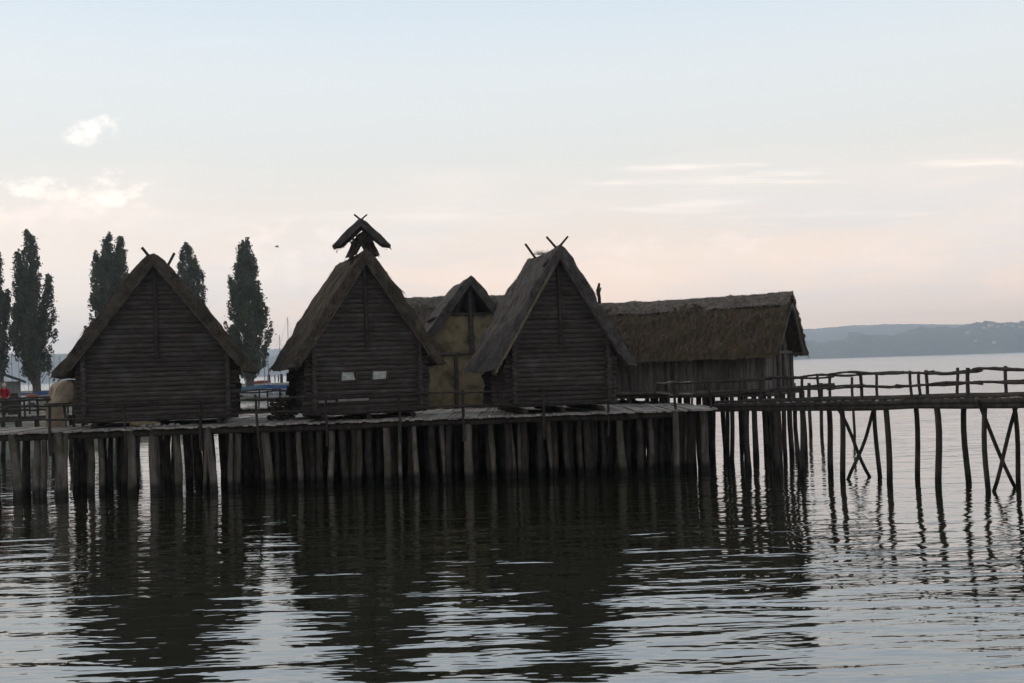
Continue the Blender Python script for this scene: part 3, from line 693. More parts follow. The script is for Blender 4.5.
# rows behind: sparse at the left, a thicket from hut two on; dark wood paints in the under-deck shade
for k_, yo in enumerate([0.7, 1.3, 2.2, 3.1, 4.2, 5.3, 6.4, 7.5, 8.7, 9.9, 11.0, 12.2, 13.5, 14.8, 16, 17.4, 19, 20.5, 22, 23.5, 25]):
    x = -19.5 + rnd.uniform(0, .6)
    while x < 7.4:
        dense = x > -10.4
        step = (rnd.uniform(.50, .80) if dense else rnd.uniform(.95, 1.9))
        y = front_edge(x) + yo
        if y < rear_edge(x) - .1 and (dense or (k_ in (1, 3, 5, 7, 9) )):
            xx = x + rnd.uniform(-.1, .1); yy = y + rnd.uniform(-.3, .3); r = rnd.uniform(.10, .155)
            if cnt < 96:
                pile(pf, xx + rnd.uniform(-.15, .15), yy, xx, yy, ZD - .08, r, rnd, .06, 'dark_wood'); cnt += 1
            else:
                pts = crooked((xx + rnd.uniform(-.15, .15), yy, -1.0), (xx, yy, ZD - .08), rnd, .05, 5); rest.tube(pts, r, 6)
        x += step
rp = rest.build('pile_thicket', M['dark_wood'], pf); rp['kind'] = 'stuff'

# ------------------------------------------------------------------ railings on the platform
def railing(label, pts, hts, rnd, post_h=0.98, rails=(0.9, 0.42), r=0.038, mats=('dark_wood', 'dark_wood'), sub=0.0, group='rustic railings', pr=0.05, amp=.03):
    """pts: list of (x,y) post places"""
    t = thing('wooden_railing', label, 'railing', (pts[0][0], pts[0][1], hts), 0, group)
    o = Vector((pts[0][0], pts[0][1], hts))
    for p in pts:
        mb = MB(); q = Vector((p[0], p[1], hts)) - o
        mb.tube(crooked(q + Vector((0, 0, -sub)), q + Vector((rnd.uniform(-.06, .06), rnd.uniform(-.03, .03), post_h * rnd.uniform(.97, 1.08))), rnd, .02), [pr * rnd.uniform(.85, 1.15)] * 7, 7)
        mb.build('rail_post', M[mats[1]], t)
    for h in rails:
        for a, b in zip(pts[:-1], pts[1:]):
            mb = MB(); A = Vector((a[0], a[1] - .06, hts + h)) - o; B = Vector((b[0], b[1] - .06, hts + h)) - o; d = (B - A) * 0.04
            A = A - d + Vector((0, 0, rnd.uniform(-.03, .03))); B = B + d + Vector((0, 0, rnd.uniform(-.03, .03)))
            mb.tube(crooked(A, B, rnd, amp, 10), [r * rnd.uniform(.8, 1.2) for _ in range(10)], 7); mb.build('handrail', M[mats[0]], t)
    return t
rnd = random.Random(202)
def fe_at(px):
    X = colx(px, 40.5, 3.0); return (X, front_edge(X) - 0.10)
railing('dark front railing past the three log hut fronts', [fe_at(q) for q in (-70, -5, 58, 131, 203.5, 260, 327, 400, 463, 543, 608)], ZD, rnd, sub=.9)
railing('railing with a pale wavy top rail behind the light deck right of the third hut', [(4.3, 50.3), (5.25, 50.0), (5.95, 48.7), (6.6, 46.9), (7.25, 44.9)], ZD, rnd, mats=('pale_wood', 'pile'), r=.045, amp=.07)
railing('short front railing at the pointed deck end, joining the footbridge', [(colx(675, 41.1, 3), 41.05), (colx(710, 41.7, 3), 41.6), (colx(738, 41.5, 3), 41.3)], ZD, rnd, post_h=1.06, rails=(.98, .5))
railing('dark railing along the rear deck edge seen left of the tan clay oven', [(-27 + .72 * i, 44.15) for i in range(13)], ZD, rnd, post_h=1.1, rails=(1.06, .68, .32), pr=.06, r=.05)

# ------------------------------------------------------------------ footbridges
def footbridge(label, P0, direc, Ln, width, z0, z1, rnd, near_ps, far_ps, npost, fpost, braces, name='footbridge', rails=(.92, .46), prad=.12, curb=False):
    t = thing(name, label, 'footbridge', (P0[0], P0[1], 0), 0, 'rustic footbridges')
    d = Vector((direc[0], direc[1])).normalized(); n = Vector((-d.y, d.x))
    if n.y < 0: n = -n
    def P(s, w, z): return Vector((d.x * s + n.x * w, d.y * s + n.y * w, z))
    def zs(s): return z0 + (z1 - z0) * min(max(s / Ln, -.1), 1)
    mb = MB(); s = 0.0; ang = math.atan2(d.y, d.x)
    while s < Ln:
        w = rnd.uniform(.11, .18); c = P(s + w / 2, width / 2 + rnd.uniform(-.04, .04), zs(s) - .03 + rnd.uniform(-.012, .012))
        mb.box(c, (w - .012, width + rnd.uniform(.0, .22), .06), rz=ang + rnd.uniform(-.01, .01)); s += w
    mb.build('deck', M['deck'], t)
    for w in (.14, width - .14):
        mb = MB(); ns = int(Ln / 1.2) + 2
        mb.tube([P(Ln * i / (ns - 1), w, zs(Ln * i / (ns - 1)) - .17 + rnd.uniform(-.015, .015)) for i in range(ns)], [.11 * rnd.uniform(.9, 1.12) for _ in range(ns)], 8); mb.build('beam', M['dark_wood'], t)
    for w, ps in ((.05, near_ps), (width - .05, far_ps)):
        for s in ps:
            mb = MB(); r = prad * rnd.uniform(.82, 1.15)
            mb.tube(crooked(P(s + rnd.uniform(-.1, .16), w, -1.2), P(s, w, zs(s) - .1), rnd, .07, 9), [r * (1.08 - .15 * i / 8) for i in range(9)], 9); mb.build('pile', M['dark_wood'], t)
    if curb:
        for w in (.0, width):
            mb = MB(); ns = int(Ln / .8)
            mb.tube([P(Ln * i / (ns - 1), w + rnd.uniform(-.015, .015), zs(Ln * i / (ns - 1)) + .03 + rnd.uniform(-.012, .012)) for i in range(ns)], [.07 * rnd.uniform(.85, 1.2) for _ in range(ns)], 7); mb.build('curb_log', M['dark_wood'], t)
            mb = MB(); mb.tube([P(Ln * i / (ns - 1), w, zs(Ln * i / (ns - 1)) - .24 + rnd.uniform(-.02, .02)) for i in range(ns)], [.10 * rnd.uniform(.85, 1.15) for _ in range(ns)], 7); mb.build('beam', M['dark_wood'], t)
            mb = MB(); mb.tube([P(Ln * i / (ns - 1), w + (.05 if w else -.05), zs(Ln * i / (ns - 1)) - .10 + rnd.uniform(-.015, .015)) for i in range(ns)], [.095 * rnd.uniform(.9, 1.12) for _ in range(ns)], 7); mb.build('beam', M['dark_wood'], t)
    for (sa, sb) in braces:
        for (w0, w1, zz0, zz1) in ((-.32, width - .1, zs(sa) - .05, .15), (width + .34, 0.12, zs(sa) - .1, .15)):
            mb = MB(); mb.tube(crooked(P(sa, w0, zz0), P(sb, w1, zz1 - .3), rnd, .08, 8), .06, 7); mb.build('brace', M['dark_wood'], t)
    for w, ps in ((-.02, npost), (width + .02, fpost)):
        for s in ps:
            mb = MB(); mb.tube(crooked(P(s, w, zs(s) - .25), P(s + rnd.uniform(-.07, .07), w, zs(s) + rails[0] + rnd.uniform(.0, .09)), rnd, .02), .055 * rnd.uniform(.8, 1.25), 7); mb.build('rail_post', M['dark_wood'], t)
        for h in rails:
            nn = int(Ln / 3.2) + 1
            for i in range(nn):
                a, b = Ln * i / nn - .15, Ln * (i + 1) / nn + .15
                mb = MB(); mb.tube(crooked(P(a, w - .05, zs(a) + h + rnd.uniform(-.05, .04)), P(b, w - .05, zs(b) + h + rnd.uniform(-.05, .04)), rnd, .085, 16), [.042 * rnd.uniform(.7, 1.3) for _ in range(16)], 7); mb.build('handrail', M['dark_wood'], t)
    return t
rnd = random.Random(303)
fd = Vector((0.575, -0.818)); fd.normalize(); fn_ = Vector((0.818, 0.575))
FP0 = Vector((7.75, 42.25))
def s_at(px, w):     # distance along the footbridge whose point at offset w falls on column px (at deck height)
    best = None
    for i in range(0, 2600):
        s = i * .01; q = FP0 + fd * s + fn_ * w; 
        D = q.y; 
        if D < 5: break
        X = colx(px, D, 2.0)
        if best is None or abs(X - q.x) < best[0]: best = (abs(X - q.x), s)
    return best[1]
WB = 1.6
nps = [s_at(q, .05) for q in (748, 775, 802, 842, 886, 937, 986, 1042, 1110, 1190)]
fps = [s_at(q, WB - .05) for q in (772, 796, 829, 875, 916, 965, 1014, 1070, 1140, 1225)]
npo = [s_at(q, 0) for q in (761, 790, 821, 864, 914, 969, 1030, 1100)]
fpo = [s_at(q, WB) for q in (780, 803, 830, 878, 921, 928, 958, 1006, 1060, 1130)]
fbr = footbridge('dark footbridge on thin crossed piles leading off to the right over open water', FP0, fd, 16.5, WB, 2.56, 2.96, rnd, nps, fps, npo, fpo,
                 [(nps[3], nps[3] + .02), (nps[6], nps[6] + .06)], rails=(.86, .43), prad=.088, curb=True)
footbridge('rear footbridge with low arched rails reaching the shore side behind the left huts', (-46.0, 59.6), (1, 0), 39.6, 1.7, 2.42, 2.42, rnd,
           [1.9 * i for i in range(21)], [1.9 * i + .4 for i in range(21)], [1.15 * i for i in range(35)], [1.9 * i for i in range(21)], [])

# ------------------------------------------------------------------ things on the deck
def oven():
    D = 43.1; X = colx(65, D, 3)
    t = thing('clay_oven', 'tan domed clay oven on a low plastered base beside the leftmost log hut', 'oven', (X, D, ZD), R1(10)); t.scale = (1.12, .9, 1.12)
    rnd = random.Random(71); mb = MB(); n = 26; rows = 12; vs_ = []
    for j in range(rows + 1):
        ph = (j / rows) * math.pi / 2
        for i in range(n):
            a = 2 * math.pi * i / n; r = .66 * math.cos(ph) ** .75; z = .84 + .80 * math.sin(ph)
            k = 1 + .5 * noise.noise(Vector((math.cos(a) * 1.1 + 3, math.sin(a) * 1.1, z * 1.6))) + .08 * noise.noise(Vector((math.cos(a) * 4, math.sin(a) * 4, z * 5)))
            x = r * 1.0 * math.cos(a) * k + .12 * (z - .84); y = r * .8 * math.sin(a) * k
            vs_.append((x + .08, y, z))
    fs = [(j * n + i, j * n + (i + 1) % n, (j + 1) * n + (i + 1) % n, (j + 1) * n + i) for j in range(rows) for i in range(n)]
    mb.add(vs_, fs, False); mb.build('dome', M['clay'], t)
    mb = MB(); mb.box((-.26, 0, .38), (.56, .85, .76), jit=.06, rnd=rnd); mb.build('base', M['clay'], t)
    mb = MB(); mb.box((0.1, 0, .80), (1.35, 1.1, .08), jit=.03, rnd=rnd); mb.build('shelf', M['dark_wood'], t)
    mb = MB()
    for x in (.35, .65): mb.tube([(x, -.4, 0), (x, -.4, .78)], .05, 7)
    mb.build('support_post', M['dark_wood'], t)
oven()
def lying_plank():
    D = 40.75; mb = MB(); rnd = random.Random(4)
    mb.tube(crooked((-.52, 0, .10), (.5, .05, .09), rnd, .02), [.07, .09, .1, .1, .09, .08, .06], 8)
    o = mb.build('log', M['straw']); o.location = (colx(147, D, 2.6), D - .25, ZD + .02); o.rotation_euler = (0, 0, .08)
    tag(o, 'short tan debarked log lying on the deck before the leftmost log hut', 'log')
lying_plank()
rnd = random.Random(6)
for i, (px, s) in enumerate(((143, .09), (150, .07), (157, .11), (164, .06), (171, .09), (177, .08))):
    mb = MB(); vs_ = []; 
    for j in range(5):
        for k in range(8):
            ph = -math.pi / 2 + math.pi * j / 4; a = 2 * math.pi * k / 8; r = s * (1 + rnd.uniform(-.18, .18))
            vs_.append((r * 1.3 * math.cos(ph) * math.cos(a), r * math.cos(ph) * math.sin(a), s * .7 + r * .7 * math.sin(ph)))
    mb.add(vs_, [(j * 8 + k, j * 8 + (k + 1) % 8, (j + 1) * 8 + (k + 1) % 8, (j + 1) * 8 + k) for j in range(4) for k in range(8)])
    o = mb.build('stone', M['stone']); X = colx(px, 40.1, 2.5); o.location = (X, front_edge(X) + .12, ZD)
    tag(o, 'small pale stone on the deck edge below the leftmost hut', 'stone', 'pale stones on the deck edge')
def firewood():
    t = thing('log_pile', 'dark stack of firewood against the left side of the windowed log hut', 'firewood', (colx(283, 43.2, 2.6), 43.2, ZD), R1(19.5))
    rnd = random.Random(15)
    for j in range(5):
        for i in range(5 - (j > 2)):
            mb = MB(); x = -.45 + i * .2 + (j % 2) * .1; z = .1 + j * .17
            mb.tube([(x, -.45 + rnd.uniform(-.1, .1), z), (x + rnd.uniform(-.04, .04), .45, z)], .095 * rnd.uniform(.85, 1.1), 8); mb.build('firewood_log', M['dark_wood'], t)
firewood()

# ------------------------------------------------------------------ stakes in the open water
rnd = random.Random(17)
def stake(px, ytop, D, r, label):
    X = colx(px, D, 0); zt = at(px, ytop, D).z; mb = MB()
    mb.tube(crooked((0, 0, -1.2), (rnd.uniform(-.05, .05), 0, zt), rnd, .05, 7), r, 7); o = mb.build('mooring_stake', M['dark_wood']); o.location = (X, D, 0)
    tag(o, label, 'stake', 'stakes in the water')
stake(854, 377, 60, .075, 'lone slender stake rising from open water behind the footbridge between two crossed braces')
t = thing('landing_rail', 'low log rail on two stakes in the water beside the long house gable', 'rail', (16.6, 61, 0))
for px in (810, 822, 795):
    mb = MB(); X = colx(px, 61, 0) - 16.6; mb.tube(crooked((X, 0, -1.2), (X + .05, 0, at(px, 383, 61).z), rnd, .05), .10, 7); mb.build('stake', M['dark_wood'], t)
mb = MB(); mb.tube(crooked((colx(780, 61, 2.6) - 16.6, -.1, 2.5), (colx(834, 61, 2.6) - 16.6, -.1, 2.62), rnd, .05), .13, 7); mb.build('rail_log', M['dark_wood'], t)
rnd = random.Random(18)

# ------------------------------------------------------------------ poplars
def poplar(label, px, D, lobes, base_row, seed, trunk_r=0.55):
    rnd = np.random.RandomState(seed); X = colx(px, D, landz(D)); zb = landz(D)
    t = thing('poplar_tree', label, 'tree', (X, D, zb - .1), 0, 'poplars on the shore')
    mb = MB(); r2 = random.Random(seed)
    ztop = max(at(px, l[1], D).z for l in lobes) - zb
    mb.tube(crooked((0, 0, -.3), (0, 0, ztop * .9), r2, .12, 9), [trunk_r * (1.15 - 1.05 * i / 8) for i in range(9)], 9)
    V = []; Fc = []
    for (dx, ytop, wpx, ybot) in lobes:
        zt = at(px + dx, ytop, D).z - zb; zl = at(px + dx, ybot, D).z - zb; hw = wpx * 1.28 * D / F
        # image columns lean with the roll: centre line of the lobe from foot to tip
        xt = at(px + dx, ytop, D).x - X; xm = xt * 0.85 ; yo = r2.uniform(-1.2, 1.2)
        mb.tube(crooked((0, 0, zl * .6), (xt * .8, yo * .7, zl + (zt - zl) * .6), r2, .12, 7), [trunk_r * .45 * (1 - i / 8) + .03 for i in range(7)], 6)
        nb = int(24 + (zt - zl) * hw * 1.5)
        for b in range(nb):      # steep twigs, each a feathery spindle of leaves
            u = b / nb; zc = zl + (zt - zl) * (u ** 0.9) * .96
            prof = max(.10, min(1, (u / .3 + .3)) ** .8 * (1 - max(0, (u - .28) / .72)) ** .62)
            ang = rnd.uniform(0, 6.283); rad = hw * prof * math.sqrt(rnd.uniform(.08, 1.0)) 
            cx = xt * (0.55 + .45 * u) + math.cos(ang) * rad; cy = yo + math.sin(ang) * rad
            ln = rnd.uniform(1.0, 2.2) * (1 if u < .93 else .7); n = int(58 + 34 * ln)
            s_ = rnd.normal(0, 1, (n, 3)) * np.array([.22, .22, 0]); s_[:, 2] = rnd.uniform(-.5, .5, n) * ln
            tp = 1 - np.abs(s_[:, 2] / ln + .1) * 1.2; s_[:, :2] *= np.clip(tp, .25, 1)[:, None] * 1.25
            s_[:, 0] += (s_[:, 2]) * math.cos(ang) * .16; s_[:, 1] += (s_[:, 2]) * math.sin(ang) * .16
            c = s_ + np.array([cx, cy, zc])
            V.append(c)
            if rad > .3: mb.tube([(cx * .4, cy * .4, max(1.0, zc - ln * 1.3)), (cx * .85, cy * .85, zc - ln * .3), (cx, cy, zc + ln * .3)], [.06, .04, .02], 5)
    C = np.concatenate(V); n = len(C)
    a = rnd.normal(0, 1, (n, 3)); a /= np.linalg.norm(a, axis=1)[:, None]; b = rnd.normal(0, 1, (n, 3)); b = np.cross(a, b); b /= np.linalg.norm(b, axis=1)[:, None]
    sz = rnd.uniform(.09, .18, (n, 1)); P = np.stack([C - a * sz, C + b * sz * .7, C + a * sz, C - b * sz * .7], 1).reshape(-1, 3)
    me = bpy.data.meshes.new('crown'); me.vertices.add(4 * n); me.vertices.foreach_set('co', P.ravel()); me.loops.add(4 * n); me.loops.foreach_set('vertex_index', np.arange(4 * n))
    me.polygons.add(n); me.polygons.foreach_set('loop_start', np.arange(n) * 4); me.polygons.foreach_set('loop_total', np.full(n, 4)); me.update(calc_edges=True)
    me.materials.append(M['leaf']); cr = bpy.data.objects.new('crown', me); S.collection.objects.link(cr); cr.parent = t
    mb.build('trunk', M['bark'], t)
    return n
TD = 160
poplar('narrow poplar cut by the left edge of the picture', 1, TD, [(-4, 246, 13, 368), (0, 290, 9, 370)], 392, 1)
poplar('tall poplar with a high middle spire and bare forked trunk, near the left edge', 37, TD, [(-6, 226, 14, 370), (-18, 247, 8, 368), (-12, 262, 12, 372), (8, 270, 7, 370), (-4, 262, 15, 374)], 392, 2)
poplar('twin-topped ragged poplar half hidden behind the left slope of the leftmost hut', 112, TD, [(-5, 229, 13, 360), (5, 231, 13, 360), (-16, 248, 8, 356), (-4, 246, 17, 364), (7, 250, 15, 366)], 392, 3)
poplar('short poplar top peeping over the right slope of the leftmost hut', 193, TD + 6, [(-5, 240, 16, 364), (-1, 256, 16, 366)], 392, 4)
poplar('dense even poplar standing free in the gap between two log huts', 250, TD, [(-7, 234, 18, 370), (-10, 246, 16, 370), (-1, 246, 15, 370), (-4, 262, 18, 374)], 392, 5)

# ------------------------------------------------------------------ boats, masts, lamps on the shore side
def hull_mb(L_, B_, Hh, n=10):
    mb = MB(); vs_ = []
    for i in range(n + 1):
        t = i / n; w = B_ / 2 * (math.sin(math.pi * (0.5 + .5 * t)) ** .6 if t > .0 else 1) ; w = max(w, .03) * (0.82 + .18 * min(1, (t + .1) * 4)); x = L_ * (t - .5); sh = .12 * t * t
        vs_ += [(x, -w, Hh * (.92 + sh)), (x, -w * .75, Hh * .35), (x, 0, 0), (x, w * .75, Hh * .35), (x, w, Hh * (.92 + sh))]
    fs = [(i * 5 + k, (i + 1) * 5 + k, (i + 1) * 5 + k + 1, i * 5 + k + 1) for i in range(n) for k in range(4)]
    fs += [(i * 5 + 4, (i + 1) * 5 + 4, (i + 1) * 5, i * 5) for i in range(n)] + [(0, 1, 2, 3, 4)]
    mb.add(vs_, fs); return mb
def sailboat(px, D, zt_row, rz, label, mz=True):
    X = colx(px, D, 1); t = thing('sailboat', label, 'sailboat', (X, D, -.35), rz, 'moored sailing yachts'); zt = at(px, zt_row, D).z + .35
    fixn(hull_mb(8.5, 2.7, 1.3).build('hull', M['hull'], t))
    mb = MB(); mb.hexa([(-2, -.7, 1.2), (1.4, -.6, 1.25), (1.4, .6, 1.25), (-2, .7, 1.2), (-1.8, -.6, 1.7), (.9, -.45, 1.65), (.9, .45, 1.65), (-1.8, .6, 1.7)]); mb.build('cabin', M['hull'], t)
    mb = MB(); mb.tube([(.8, 0, 1.1), (.8, 0, zt)], [.10, .07], 7); mb.build('mast', M['metal'], t)
    mb = MB(); mb.tube([(.75, 0, 2.3), (-2.9, 0, 2.35)], .13, 7); mb.build('boom', M['navy'], t)
    mb = MB(); mb.tube([(.8, 0, zt - .3), (4.1, 0, 1.3)], .02, 4); mb.tube([(.8, 0, zt - .1), (-4.1, 0, 1.3)], .02, 4); mb.build('stay', M['metal'], t)
for (px, D, row, rz, lb) in ((286, 262, 317, .3, 'sailboat with the tallest mast, rising just left of the windowed hut roof'), (278, 268, 335, -.4, 'sailboat with a shorter mast next to the windowed hut roof'),
                             (9, 270, 352, .2, 'sailboat mast between the edge poplar and the tall forked one'), (16, 275, 352, .5, 'sailboat mast close left of the tall forked poplar'), (26, 265, 360, 1.1, 'sailboat under the left side of the forked poplar crown'),
                             (46, 266, 352, .6, 'sailboat mast directly right of the forked poplar trunk'), (52, 272, 350, -.3, 'sailboat mast midway between poplar and leftmost hut roof'), (57, 262, 356, .1, 'sailboat mast touching the left eave of the leftmost hut')):
    sailboat(px, D, row, rz, lb)
def covered_boat(px, D, L_, cm, rz, label, hm='hull'):
    X = colx(px, D, 2); t = thing('covered_boat', label, 'boat', (X, D, landz(D) + .05), rz, 'covered boats laid up on the shore')
    fixn(hull_mb(L_, L_ * .33, .9).build('hull', M[hm], t))
    mb = MB(); n = 8; vs_ = []
    for i in range(n + 1):
        q = i / n; w = L_ * .17 * max(.1, math.sin(math.pi * (.5 + .5 * q)) ** .6); x = L_ * (q - .5) * .97; zc = 1.25 + .12 * math.sin(q * 3)
        vs_ += [(x, -w, .78), (x, -w * .5, zc - .12), (x, 0, zc), (x, w * .5, zc - .12), (x, w, .78)]
    mb.add(vs_, [(i * 5 + k, i * 5 + k + 1, (i + 1) * 5 + k + 1, (i + 1) * 5 + k) for i in range(n) for k in range(4)] + [(0, 1, 2, 3, 4), tuple(n * 5 + k for k in (4, 3, 2, 1, 0))])
    fixn(mb.build('tarpaulin', M[cm], t))
    mb = MB()
    for x in (-L_ * .25, L_ * .2): mb.box((x, 0, .1), (.2, 1.0, .35))
    mb.build('cradle', M['dark_wood'], t)
for a in ((266, 152, 4.6, 'blue', .1, 'small boat under a blue cover between the two left huts'), (250, 146, 4.4, 'teal', -.2, 'boat under a pale teal cover at the foot of the free-standing poplar'), (23, 150, 3.4, 'blue', .3, 'small boat under a blue cover left of the forked poplar trunk'),
          (45, 158, 3.0, 'blue', 1.0, 'small boat under a blue cover right of the forked poplar trunk'), (13, 136, 3.2, 'hull', .2, 'white boat under a white cover right of the person in red'), (31, 142, 2.8, 'orange', -.4, 'little boat under a faded red cover before the forked poplar'),
          (288, 150, 4.2, 'blue', .5, 'boat under a blue cover by the left corner of the windowed hut'), (262, 190, 3.2, 'orange', .0, 'little boat under a faded red cover beyond the blue one between the huts')):
    covered_boat(*a)
def lamp(px, row, D, label):
    X = colx(px, D, 2); zt = at(px, row, D).z; t = thing('street_lamp', label, 'street lamp', (X, D, landz(D)), 0, 'lamps on the shore'); h = zt - landz(D)
    mb = MB(); mb.tube([(0, 0, 0), (0, 0, h)], [.09, .06], 7); mb.build('pole', M['metal'], t)
    mb = MB(); mb.tube([(0, 0, h - .1), (0, 0, h + .05), (0, 0, h + .3), (0, 0, h + .4)], [.10, .24, .22, .08], 9); mb.build('lamp_head', M['navy'], t)
lamp(265, 364, 175, 'shorter shore lamp left of the windowed hut'); lamp(268.8, 355, 178, 'taller shore lamp left of the windowed hut')
for px, lb in ((269, 'thick mooring post left of the two far walkers'), (281.6, 'thick mooring post right of the two far walkers')):
    D = 243; mb = MB(); mb.tube([(0, 0, -1), (0, 0, 4.1), (0, 0, 4.3)], [.34, .34, .2], 9); o = mb.build('mooring_post', M['dark_wood']); o.location = (colx(px, D, 2), D, 0); tag(o, lb, 'mooring post', 'posts on the mole')
def shed():
    D = 78; X = colx(-20, D, 3); t = thing('shed', 'low grey shed with a shallow dark roof behind the person in red', 'shed', (X, D, 0), R1(25))
    zr = at(22, 381, D).z
    hw = (colx(22, D, 4.3) - X)
    mb = MB(); mb.box((0, 2, 1.2 + (zr - 1.2) / 2), (hw * 2 - .7, 3.6, zr - 1.2)); mb.build('wall', M['shed'], t)
    mb = MB(); za = zr + hw * .42; vs_ = []
    for y in (-.4, 4.4): vs_ += [(-hw, y, zr), (0, y, za), (hw, y, zr), (hw, y, zr - .16), (0, y, za - .16), (-hw, y, zr - .16)]
    mb.add(vs_, [(0, 1, 4, 5), (1, 2, 3, 4), (11, 10, 7, 6), (10, 9, 8, 7), (0, 6, 7, 1), (1, 7, 8, 2), (2, 8, 9, 3), (3, 9, 10, 4), (4, 10, 11, 5), (5, 11, 6, 0)]); fixn(mb.build('roof', M['slate'], t))
    mb = MB()
    for x in (-hw + .6, -1, 1.0, hw - .6):
        for y in (.4, 3.6): mb.tube([(x, y, -1), (x, y, 1.3)], .12, 7)
    mb.build('pile', M['pile'], t)
    mb = MB(); mb.box((hw - 1.0, .19, 2.5), (.9, .03, 1.9)); mb.build('door', M['dark_wood'], t)
shed()

# ------------------------------------------------------------------ people
def person(loc, rz, label, top, legs_m, cap=None, bag=False, group=None, arm_up=False):
    t = thing('person', label, 'person', loc, rz, group)
    def skin(nm, pts, edges, rads, m_, root=0, sub=2):
        me = bpy.data.meshes.new(nm); me.from_pydata(pts, edges, []); o = bpy.data.objects.new(nm, me); S.collection.objects.link(o); o.parent = t
        md = o.modifiers.new('skin', 'SKIN'); md.use_smooth_shade = True
        for i, r in enumerate(rads):
            q = me.skin_vertices[0].data[i]; q.radius = r if isinstance(r, tuple) else (r, r); q.use_root = (i == root)
        ss = o.modifiers.new('sub', 'SUBSURF'); ss.levels = sub; ss.render_levels = sub
        me.materials.append(M[m_]); return o
    hz = 1.05 if arm_up else 1.0
    pts = [(0, 0, .95), (0, 0, 1.12), (0, .01, 1.30), (0, .02, 1.44), (0, .0, 1.52), (0, -.01, 1.60), (0, -.01, 1.70)]; ed = [(i, i + 1) for i in range(6)]
    rd = [(.15, .10), (.13, .095), (.15, .10), (.12, .08), (.052, .052), (.078, .092), (.066, .078)]
    for s in (-1, 1):
        b = len(pts); pts += [(s * .09, 0, .88), (s * .10, -.02 * s, .50), (s * .11, .02, .10), (s * .12, -.13, .04)]; ed += [(0, b), (b, b + 1), (b + 1, b + 2), (b + 2, b + 3)]; rd += [.085, .058, .042, (.042, .035)]
        b = len(pts); pts += [(s * .185, .01, 1.42), (s * .24, .02, 1.14), (s * .20, -.16, 1.00), (s * .17, -.25, .99)]; ed += [(3, b), (b, b + 1), (b + 1, b + 2), (b + 2, b + 3)]; rd += [.055, .042, .034, (.03, .02)]
    skin('body', pts, ed, rd, 'skin')
    # face
    mb = MB(); mb.add([(-.015, -.085, 1.60), (.015, -.085, 1.60), (0, -.115, 1.605), (0, -.09, 1.645)], [(0, 1, 2), (1, 3, 2), (3, 0, 2)])
    for s in (-1, 1): mb.tube([(s * .082, .0, 1.59), (s * .088, .005, 1.65)], [.014, .018], 6)
    mb.build('nose_and_ears', M['skin'], t)
    # jacket and trousers follow the limbs
    pj = [(0, 0, .86), (0, 0, 1.12), (0, .01, 1.32), (0, .015, 1.45)]; ej = [(0, 1), (1, 2), (2, 3)]; rj = [(.18, .125), (.165, .12), (.185, .125), (.12, .09)]
    for s in (-1, 1):
        b = len(pj); pj += [(s * .19, .01, 1.42), (s * .245, .02, 1.14), (s * .205, -.14, 1.01)]; ej += [(3, b), (b, b + 1), (b + 1, b + 2)]; rj += [.075, .062, .052]
    skin('jacket', pj, ej, rj, top)
    pt = [(0, 0, .93)]; et = []; rtt = [(.155, .115)]
    for s in (-1, 1):
        b = len(pt); pt += [(s * .09, 0, .84), (s * .10, -.02 * s, .50), (s * .11, .02, .12)]; et += [(0, b), (b, b + 1), (b + 1, b + 2)]; rtt += [.10, .076, .064]
    skin('trousers', pt, et, rtt, legs_m)
    mb = MB(); mb.tube([(0, .015, 1.60), (0, .012, 1.66), (0, .005, 1.74), (0, 0, 1.78)], [.092, .10, .085, .04], 10); mb.build('cap' if cap else 'hair', M[cap or 'hair'], t)
    if bag:
        mb = MB(); mb.box((0, .20, 1.22), (.30, .15, .42), jit=.02, rnd=random.Random(2)); 
        for s in (-1, 1): mb.tube([(s * .10, .14, 1.42), (s * .11, .0, 1.53), (s * .11, -.13, 1.40), (s * .12, -.13, 1.15), (s * .11, .12, 1.02)], .024, 5)
        mb.build('backpack', M['black'], t)
    return t
person((colx(4.5, 60.6, 3.3), 60.6, 2.42), R1(25), 'person in a red jacket with dark backpack straps and pale cap on the rear footbridge', 'red', 'black', 'cream', True)
person((colx(275, 238, 2.4), 238, 2.42), R1(90), 'left of the two tiny dark walkers between the far mooring posts', 'black', 'black', None, False, 'far walkers')
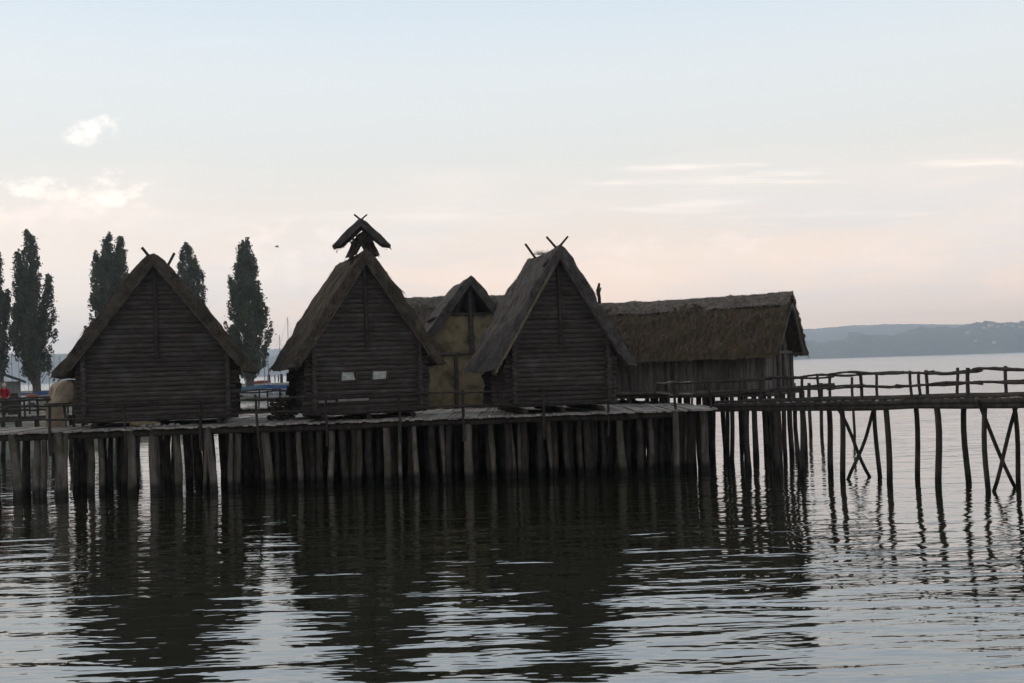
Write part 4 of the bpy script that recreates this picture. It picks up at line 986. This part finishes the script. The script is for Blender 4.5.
person((colx(278.6, 238, 2.4), 238, 2.42), R1(80), 'right of the two tiny dark walkers between the far mooring posts', 'navy', 'black', None, False, 'far walkers')

# ------------------------------------------------------------------ bird, far village
def bird():
    p = at(277, 247, 110); mb = MB()
    mb.tube([(-.2, 0, 0), (-.1, 0, .02), (.02, 0, .03), (.12, 0, .03), (.19, 0, .03), (.24, 0, .02)], [.02, .05, .06, .045, .03, .008], 8)
    for s in (-1, 1): mb.add([(.06, 0, .05), (-.04, 0, .05), (-.08, s * .2, .14), (.04, s * .2, .15), (-.12, s * .42, .10)], [(0, 1, 2, 3), (3, 2, 4)])
    mb.add([(-.18, -.01, .01), (-.18, .01, .01), (-.32, .05, .01), (-.32, -.05, .01)], [(0, 1, 2, 3)])
    o = mb.build('bird', M['bird']); o.location = p; o.rotation_euler = (0, .1, .6); tag(o, 'tiny dark bird flying left of the smoke hood', 'bird')
bird()
rnd = random.Random(909)
proto = None
spots = [(991, 326), (998, 327), (1005, 325), (1013, 326), (1021, 328), (984, 328), (968, 333), (1008, 334), (976, 341), (994, 343)]
def village_house(px, row, i):
    global proto
    D = 2790 + (345 - row) * 6; p = at(px, row, D)
    lbl = 'tiny pale house among the woods of the far right hillside'
    if proto is None:
        t = thing('village_house', lbl, 'house', p, 0, 'houses on the far hillside')
        mb = MB(); mb.box((0, 0, 1.5), (13, 9, 9)); mb.build('wall', M['render'], t)
        mb = MB(); mb.add([(-7, -5.4, 6), (7, -5.4, 6), (7, 5.4, 6), (-7, 5.4, 6), (-7, 0, 10), (7, 0, 10)], [(0, 1, 5, 4), (2, 3, 4, 5), (1, 2, 5), (3, 0, 4), (3, 2, 1, 0)]); mb.build('roof', M['tile'], t)
        proto = t; return
    t = proto.copy(); S.collection.objects.link(t); t.location = p; t.rotation_euler = (0, 0, rnd.uniform(-.8, .8)); k = rnd.uniform(.35, .8); t.scale = (k, k, k)
    for c in list(proto.children):
        q = c.copy(); S.collection.objects.link(q); q.parent = t
for i, (px, row) in enumerate(spots): village_house(px, row, i)
